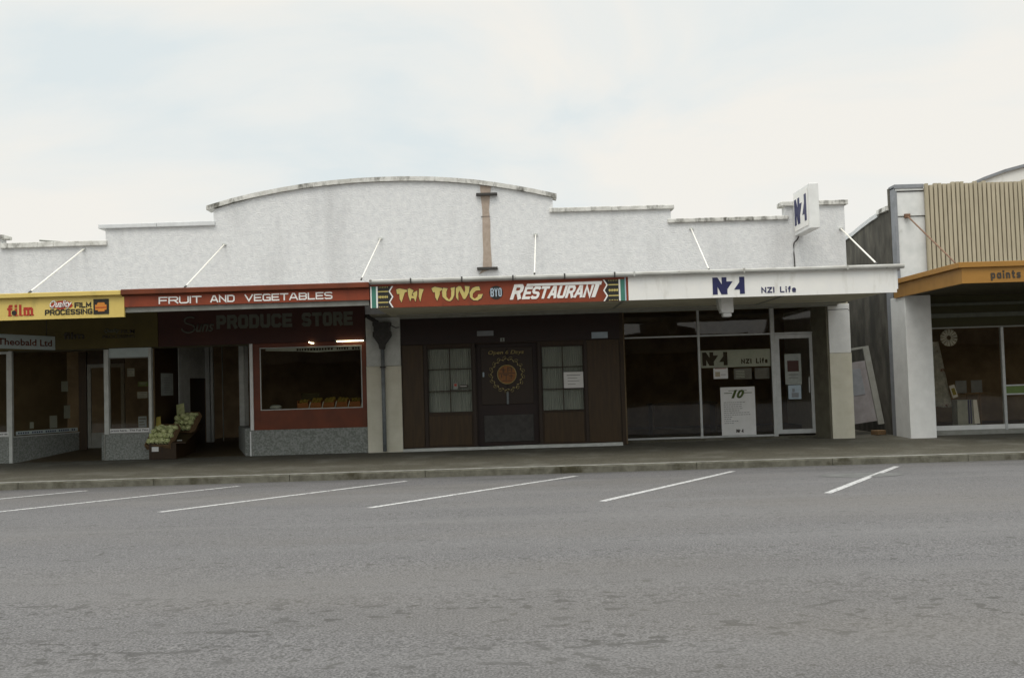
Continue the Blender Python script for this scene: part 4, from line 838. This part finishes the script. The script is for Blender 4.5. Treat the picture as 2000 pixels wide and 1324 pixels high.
for t, lab, ww in ((c1, 'front', 0.42), (c2, 'rear', 0.34)):
    pts = []
    for j in range(4):
        for i in range(4 if t is c2 else 5):
            pts.append((-ww/2 + ww*(i + 0.5*(j % 2)*0.6)/(4 if t is c1 else 3) , -0.18 + j*0.125, 0.135 + 0.012*(i % 2) + (0.04 if 0 < j < 3 else 0)))
    for i in range(3): pts.append((-0.12+i*0.12, 0.0+0.07*(i % 2), 0.26))
    for p in pts:
        if first: o = src; first = False
        else:
            o = src.copy(); COL.objects.link(o)
            for c in src.children:
                cc = c.copy(); COL.objects.link(cc); cc.parent = o
        wp = in_crate(t, p); o.location = wp; o.rotation_euler = (random.uniform(-.5, .5)+.3, random.uniform(-.4, .4), random.uniform(0, 6)); k = random.uniform(0.8, 1.15); o.scale = (k, k, k)
        o['label'] = 'pale green cauliflower heaped in the %s crate outside the fruit shop' % lab
        o['group'] = 'cauliflowers heaped in the %s crate' % lab
for (t, p, m, lab) in ((c1, (-0.16, 0.20, 0.20), 'fruit_y', 'yellow carton flap with green print standing at the back of the front crate'), (c2, (-0.16, 0.22, 0.22), 'cauli', 'pale carton flap sticking up at the back of the rear crate')):
    wp = in_crate(t, p); cdm = MB().box(wp.x-0.10, wp.x+0.10, wp.y, wp.y+0.006, wp.z-0.05, wp.z+0.20)
    o = solo('price_card', cdm, m, lab, 'card'); o.rotation_euler = (R(-12), R(-12), R(-15))
card('price_card', -7.80, -7.655, 0.17, 0.27, FY-0.235, 'paper', 'small white price card on the dark stand below the front crate', 'card')
card('price_card', -7.30, -7.19, 0.335, 0.40, FY-0.10, 'paper_grey', 'small grey card beside the stand below the rear crate', 'card')
# trays inside the fruit window
trg = 'cartons of fruit inside the fruit window'
for i in range(5):
    x = -4.62 + i*0.285
    t = thing('fruit_carton', 'orange carton of fruit on the window shelf, %s' % ('leftmost of the row', 'second from the left', 'middle of the row', 'second from the pier', 'nearest the pier')[i], 'carton', (x, FY+0.30, 0.98), trg)
    part('carton', MB().box(x-0.12, x+0.12, FY+0.14, FY+0.145, 0.98, 1.11).box(x-0.12, x-0.115, FY+0.146, FY+0.44, 0.98, 1.16).box(x+0.115, x+0.12, FY+0.146, FY+0.44, 0.98, 1.16).box(x-0.114, x+0.114, FY+0.146, FY+0.44, 0.98, 0.99), 'box_o', t)
    part('divider', MB().prism([(x+0.125, 0.98), (x+0.145, 0.98), (x+0.185, 1.13), (x+0.165, 1.13)], FY+0.12, FY+0.13), 'off', t)
part('window_shelf', MB().box(-5.5, -3.25, FY+0.1, FY+1.1, 0.93, 0.975), 'brown', B)
mb = MB(); mb.ball((0, 0, 0), 0.045, 2, 0.03); fs = finish('fruit', mb.bm, M['fruit_y'], None, smooth=True)
first = True
for i in range(5):
    for j in range(12):
        if first: o = fs; first = False
        else: o = fs.copy(); COL.objects.link(o)
        o.location = (-4.70 + i*0.285 + 0.075*(j % 3), FY+0.20+0.075*((j//3) % 4), 1.05 + 0.028*(j//3) + 0.03*(i in (1, 2, 3)) + random.uniform(0, .02))
        col_ = i in (1, 2, 3)
        o['label'] = 'round yellow fruit heaped in the cartons inside the fruit window'; o['category'] = 'fruit'; o['group'] = 'yellow fruit in the window cartons'
solo('bag', MB().ball((-5.25, FY+0.32, 1.03), 0.13, 3, 0.06, 0.45), 'banner', 'pale bundled bag at the left corner of the fruit window', 'bag', smooth=True)
solo('produce_box', MB().box(-4.75, -4.35, FY+0.62, FY+0.66, 0.98, 1.32), 'olive', 'dark green upright box behind the cartons in the fruit window', 'box', bev=0.01)

# office interior hints
t = thing('desk', 'dim desk with a chair behind the office glass', 'desk', (4.0, 24.4, 0.05))
part('desk_top', MB().box(3.3, 4.9, 24.0, 24.7, 0.76, 0.80), 'brown_light', t); part('desk_side', MB().box(3.32, 3.36, 24.02, 24.68, 0.05, 0.759).box(4.84, 4.88, 24.02, 24.68, 0.05, 0.759), 'brown_light', t)

# ---------------------------------------------------------------- alley
t = thing('old_door', 'grey panelled door leaning against the wall in the alley between the buildings', 'door', (7.95, 22.6, 0.0))
ap = MB().box(7.60, 8.22, 22.60, 22.64, 0.27, 1.66); part('panel', ap, 'alley_board', t, 0.004)
part('frame', MB().box(8.12, 8.26, 22.56, 22.61, 0.18, 1.98).box(7.6, 8.119, 22.56, 22.61, 1.93, 1.98), 'grey', t, 0.004)
part('moulding', MB().box(7.66, 7.98, 22.588, 22.60, 0.9, 1.5), 'grey_trim', t, 0.004)
t.rotation_euler = (R(-6), R(-7), 0); t.location = (8.08, 22.6, 0.02)
solo('timber_offcut', MB().prism([(8.1, 22.3), (8.36, 22.5), (8.34, 22.7), (8.05, 22.6)], 0.0, 0.10, 'Z'), 'crate', 'low scrap of timber on the alley floor beside the leaning door', 'timber', bev=0.01)

# ---------------------------------------------------------------- the paint shop on the right
D = thing('paint_shop', 'shop with beige slatted upper screen, orange verandah and white pier', 'building', (11, FY, 0))
sw = [(21.9, -0.1), (21.9, 5.46), (22.02, 5.46), (22.02, 4.98), (22.62, 4.98), (22.62, 4.93), (23.1, 4.90), (23.7, 4.84), (24.3, 4.76), (25.0, 4.72), (33, 4.6), (33, -0.1)]
part('side_wall', MB().prism(sw, 8.45, 8.62, 'X'), 'sidewall', D)
part('side_coping', MB().box(8.40, 8.66, 21.99, 22.60, 4.981, 5.09), 'coping', D, 0.01)
cp = [(22.62, 4.98), (23.1, 4.945), (23.7, 4.88), (24.3, 4.80), (25.0, 4.76), (33, 4.64)]
part('side_coping', MB().prism([(a, b+0.055) for a, b in cp] + [(a, b-0.045) for a, b in cp[::-1]], 8.42, 8.66, 'X'), 'coping_clean', D)
part('shaded_panel_side', MB().box(8.46, 8.52, FY-0.02, 21.9, 3.42, 5.44), 'grey_trim', D, 0.006)  # shade side of the white panel, painted as a grey strip
part('front_panel', MB().box(8.52, 9.13, FY, FY+0.2, 4.80, 5.33), 'panel_white', D, 0.006)
part('front_panel', MB().box(8.52, 9.13, FY+0.025, FY+0.2, 3.42, 4.785), 'panel_white', D, 0.006)
part('panel_joint', MB().box(8.52, 9.13, FY+0.04, FY+0.19, 4.785, 4.80), 'iron', D); part('panel_joint', MB().box(8.5, 9.13, FY-0.01, FY+0.18, 5.33, 5.352), 'iron', D)
part('parapet_cap', MB().box(8.46, 9.10, FY-0.05, FY+0.30, 5.40, 5.49), 'grey_trim', D, 0.006); part('parapet_cap', MB().box(8.48, 9.10, FY-0.03, FY+0.28, 5.353, 5.399), 'panel_white', D)
part('screen_backing', MB().box(9.13, 18, FY-0.05, FY+0.25, 3.35, 5.40), 'slat_back', D)
random.seed(5); sl = MB(); i = 0; x = 9.10
while x < 18:
    tz = 5.445 + random.choice((0, 0, 0.0, 0.035, 0.035)) + (0.02 if x > 9.4 else 0)
    sl.box(x, x+0.070, FY-0.125+random.uniform(-.003, .003), FY-0.051, 3.50, tz); x += 0.0965; i += 1
part('slat_screen', sl, 'slat', D)
# canopy
part('canopy_cap', MB().box(8.27, 18, GY-0.03, GY+0.10, 3.285, 3.385).box(8.27, 8.40, GY+0.101, FY-0.03, 3.285, 3.385), 'orange', D, 0.006)
part('canopy_fascia', MB().box(8.34, 18, GY+0.02, GY+0.06, 2.995, 3.284).box(8.34, 8.38, GY+0.061, FY-0.05, 2.995, 3.284), 'orange', D, 0.003)
part('canopy_deck', MB().box(8.40, 18, GY+0.10, FY+0.02, 3.32, 3.36), 'roofing', D); part('canopy_soffit', MB().box(8.39, 18, GY+0.061, FY+0.02, 3.02, 3.05), 'soffit_dark', D)
part('flashing', MB().box(8.42, 9.15, FY-0.09, FY-0.03, 3.36, 3.44), 'grey_trim', D)
signwrite(D, 'ink', 'paints', 8.87, 9.42, 3.07, 3.215, GY+0.019, 0.03, gap=.5)
rd = part('tie_rod', MB().tube([(8.73, FY-0.02, 4.79), (8.23+0.05, GY+0.15, 3.40)], 0.016, 8), 'rust', D)
part('wall_plate', MB().box(8.66, 8.78, FY-0.06, FY, 4.75, 4.84), 'rust', rd, 0.005)
# pier and window
part('pier', MB().box(8.38, 8.935, 21.15, 21.95, -0.05, 3.015), 'white', D, 0.012)
part('pier_back', MB().box(8.40, 8.47, 21.951, 22.2, -0.05, 3.2), 'grey_trim', D)
part('lintel', MB().box(8.936, 18, FY-0.0, FY+0.1, 2.545, 2.64), 'grey_dim', D, 0.005)
part('header', MB().box(8.936, 18, FY+0.02, FY+0.1, 2.641, 3.019), 'olive', D); part('header', MB().box(8.936, 18, FY+0.03, FY+0.1, 2.34, 2.544), 'olive', D)
part('picture_rail', MB().box(8.936, 18, FY-0.01, FY+0.02, 2.80, 2.86), 'grey_dim', D)
part('window', MB().box(9.0, 18, FY+0.0, FY+0.07, 0.10, 0.20), 'white', D, 0.004)
part('window_head', MB().box(8.936, 18, FY+0.0, FY+0.07, 2.305, 2.339), 'grey', D)
part('mullion', MB().box(10.64, 10.70, FY-0.012, FY+0.075, 0.08, 2.304), 'alu', D, 0.004)
part('pane', MB().box(9.0, 10.64, FY+0.03, FY+0.036, 0.2, 2.305), 'glass', D); part('pane', MB().box(10.70, 18, FY+0.03, FY+0.036, 0.2, 2.305), 'glass', D)
part('glazing_bar', MB().box(10.70, 18, FY+0.0, FY+0.028, 1.02, 1.05).box(10.70, 18, FY+0.0, FY+0.028, 0.83, 0.86), 'alu', D)
part('coloured_panel', MB().box(10.70, 18, FY+0.01, FY+0.02, 0.861, 1.019), 'greenp', D)
part('plinth', MB().box(8.936, 18, FY+0.012, FY+0.2, -0.03, 0.099), 'grey', D)
part('room_wall', MB().box(8.63, 18, 26.0, 26.1, 0, 3.4), 'dark', D); part('floor', MB().box(8.63, 18, FY+0.21, 26, 0.0, 0.06), 'interior_floor', D); part('ceiling', MB().box(8.63, 18, FY+0.26, 26, 3.0, 3.04), 'dark', D)
part('room_wall', MB().box(8.625, 8.64, FY+0.25, 26, 0, 3.0), 'dark', D)
# window display
t = thing('wallpaper_drape', 'long pale patterned length of paper hanging at the left of the paint shop window', 'paper', (9.35, FY+0.4, 0.6))
dm = MB(); A = []
for i in range(13):
    a = i/12; zc = 2.05 - 1.45*a; xl = 9.10 + 0.04*math.sin(a*5); xr = 9.42 + 0.26*a
    A.append([dm.bm.verts.new((xl + (xr-xl)*k/6, FY+0.35+0.02*math.sin(k*1.8+a*3), zc + 0.02*math.sin(k))) for k in range(7)])
for a, b in zip(A, A[1:]):
    for k in range(6): dm.bm.faces.new((a[k], a[k+1], b[k+1], b[k]))
bmesh.ops.solidify(dm.bm, geom=list(dm.bm.faces), thickness=0.004)
part('length', dm, 'paper_drape', t, smooth=True)
part('pattern', MB().disc(9.18, 1.72, 0.05, FY+0.30, FY+0.32, 10).disc(9.16, 1.52, 0.05, FY+0.30, FY+0.32, 10).disc(9.15, 1.2, 0.04, FY+0.30, FY+0.32, 10), 'red_deep', t)
t = thing('paper_wheel', 'round pale display wheel at the top of the paint shop window', 'display', (9.66, FY+0.4, 2.0))
wm = MB()
for k in range(14):
    a = 2*math.pi*k/14; c, s = math.cos(a), math.sin(a); c2_, s2_ = math.cos(a+.34), math.sin(a+.34)
    wm.prism([(9.68+0.05*c, 2.12+0.05*s), (9.68+0.19*c, 2.12+0.19*s), (9.68+0.19*c2_, 2.12+0.19*s2_), (9.68+0.05*c2_, 2.12+0.05*s2_)], FY+0.38-0.004*(k % 2), FY+0.39)
part('blades', wm, 'paper_drape', t)
card('leaflet', 9.66, 9.78, 0.80, 1.08, FY+0.28, 'paper', 'pale leaflet with an orange square tilted beside the hanging paper', 'leaflet', None, [(0.2, 0.85, 0.2, 0.75, 'fruit_y')], tilt=R(-16))
t = thing('display_box', 'pale box with mauve stripes standing on the paint shop window floor', 'box', (9.97, FY+0.4, 0.21))
part('box', MB().box(9.72, 10.14, FY+0.22, FY+0.5, 0.14, 0.74), 'paper_grey', t, 0.006)
part('stripes', MB().box(9.95, 9.985, FY+0.214, FY+0.219, 0.22, 0.74).box(10.0, 10.03, FY+0.214, FY+0.219, 0.22, 0.74), 'navy', t)
solo('booklet', MB().prism([(10.07, 0.22), (10.19, 0.22), (10.14, 0.74), (10.06, 0.74)], FY+0.19, FY+0.21), 'paper', 'white upright booklet leaning on the striped box in the paint shop window', 'booklet')
t = thing('folding_trestle', 'small dim wooden trestle in the paint shop window', 'trestle', (10.35, FY+0.8, 0.1))
for a, b in ((10.2, 10.2), (10.5, 10.5), (10.2, 10.5)): part('leg', MB().tube([(a, FY+0.8, 0.1), (b, FY+0.8, 0.85)], 0.016, 6), 'crate', t)
part('top', MB().box(10.12, 10.58, FY+0.7, FY+0.95, 0.851, 0.88), 'crate', t)
for x0, z0, lab in ((9.95, 0.92, 'dim pinkish card standing behind the striped box'), (10.30, 0.92, 'dim grey card standing on the trestle')):
    card('swatch_card', x0, x0+0.25, z0-0.04, z0+0.24, FY+0.78, 'grey_trim', lab, 'card')

# building beyond with the curved parapet
t = thing('far_building', 'white curved gable rising behind the slatted screen', 'building', (17, 27.5, 0))
ar = [(12.2, 6.20), (12.6, 6.41), (13.0, 6.575), (13.57, 6.765), (14.13, 6.90), (15.0, 7.0), (16, 7.06), (18, 7.06), (20, 6.9)]
part('gable_wall', MB().prism([(12.2, 0)] + ar + [(20, 0)], 27.0, 33), 'sign_white', t)
part('gable_cap', MB().prism([(a, b+0.05) for a, b in ar] + [(a, b-0.03) for a, b in ar[::-1]], 26.93, 27.0), 'grey_trim', t)

# row across the road behind the photographer: seen only as the dark reflection in the glass and by the light it blocks
t = thing('opposite_building', 'dark row of shops across the road, seen only as a reflection in the glass', 'building', (0, -16, 0))
part('front_wall', MB().prism([(-45, -0.3), (-45, 4.9), (-12, 4.9), (-12, 5.3), (-7, 5.3), (-7, 4.7), (0, 4.7), (3, 5.3), (6.6, 5.3), (6.6, 4.12), (8.3, 4.15), (8.3, 4.9), (9.5, 4.9), (11.4, 4.35), (11.4, 4.08), (14.6, 4.12), (14.6, 4.0), (16.4, 4.0), (16.4, 4.9), (45, 4.9), (45, -0.3)], -20, -17), 'opp', t)
part('canopy', MB().box(-45, 45, -17, -14, 2.9, 3.3), 'opp', t)
part('footpath', MB().box(-45, 45, -17, -14, -0.5, -0.1), 'paving', t)
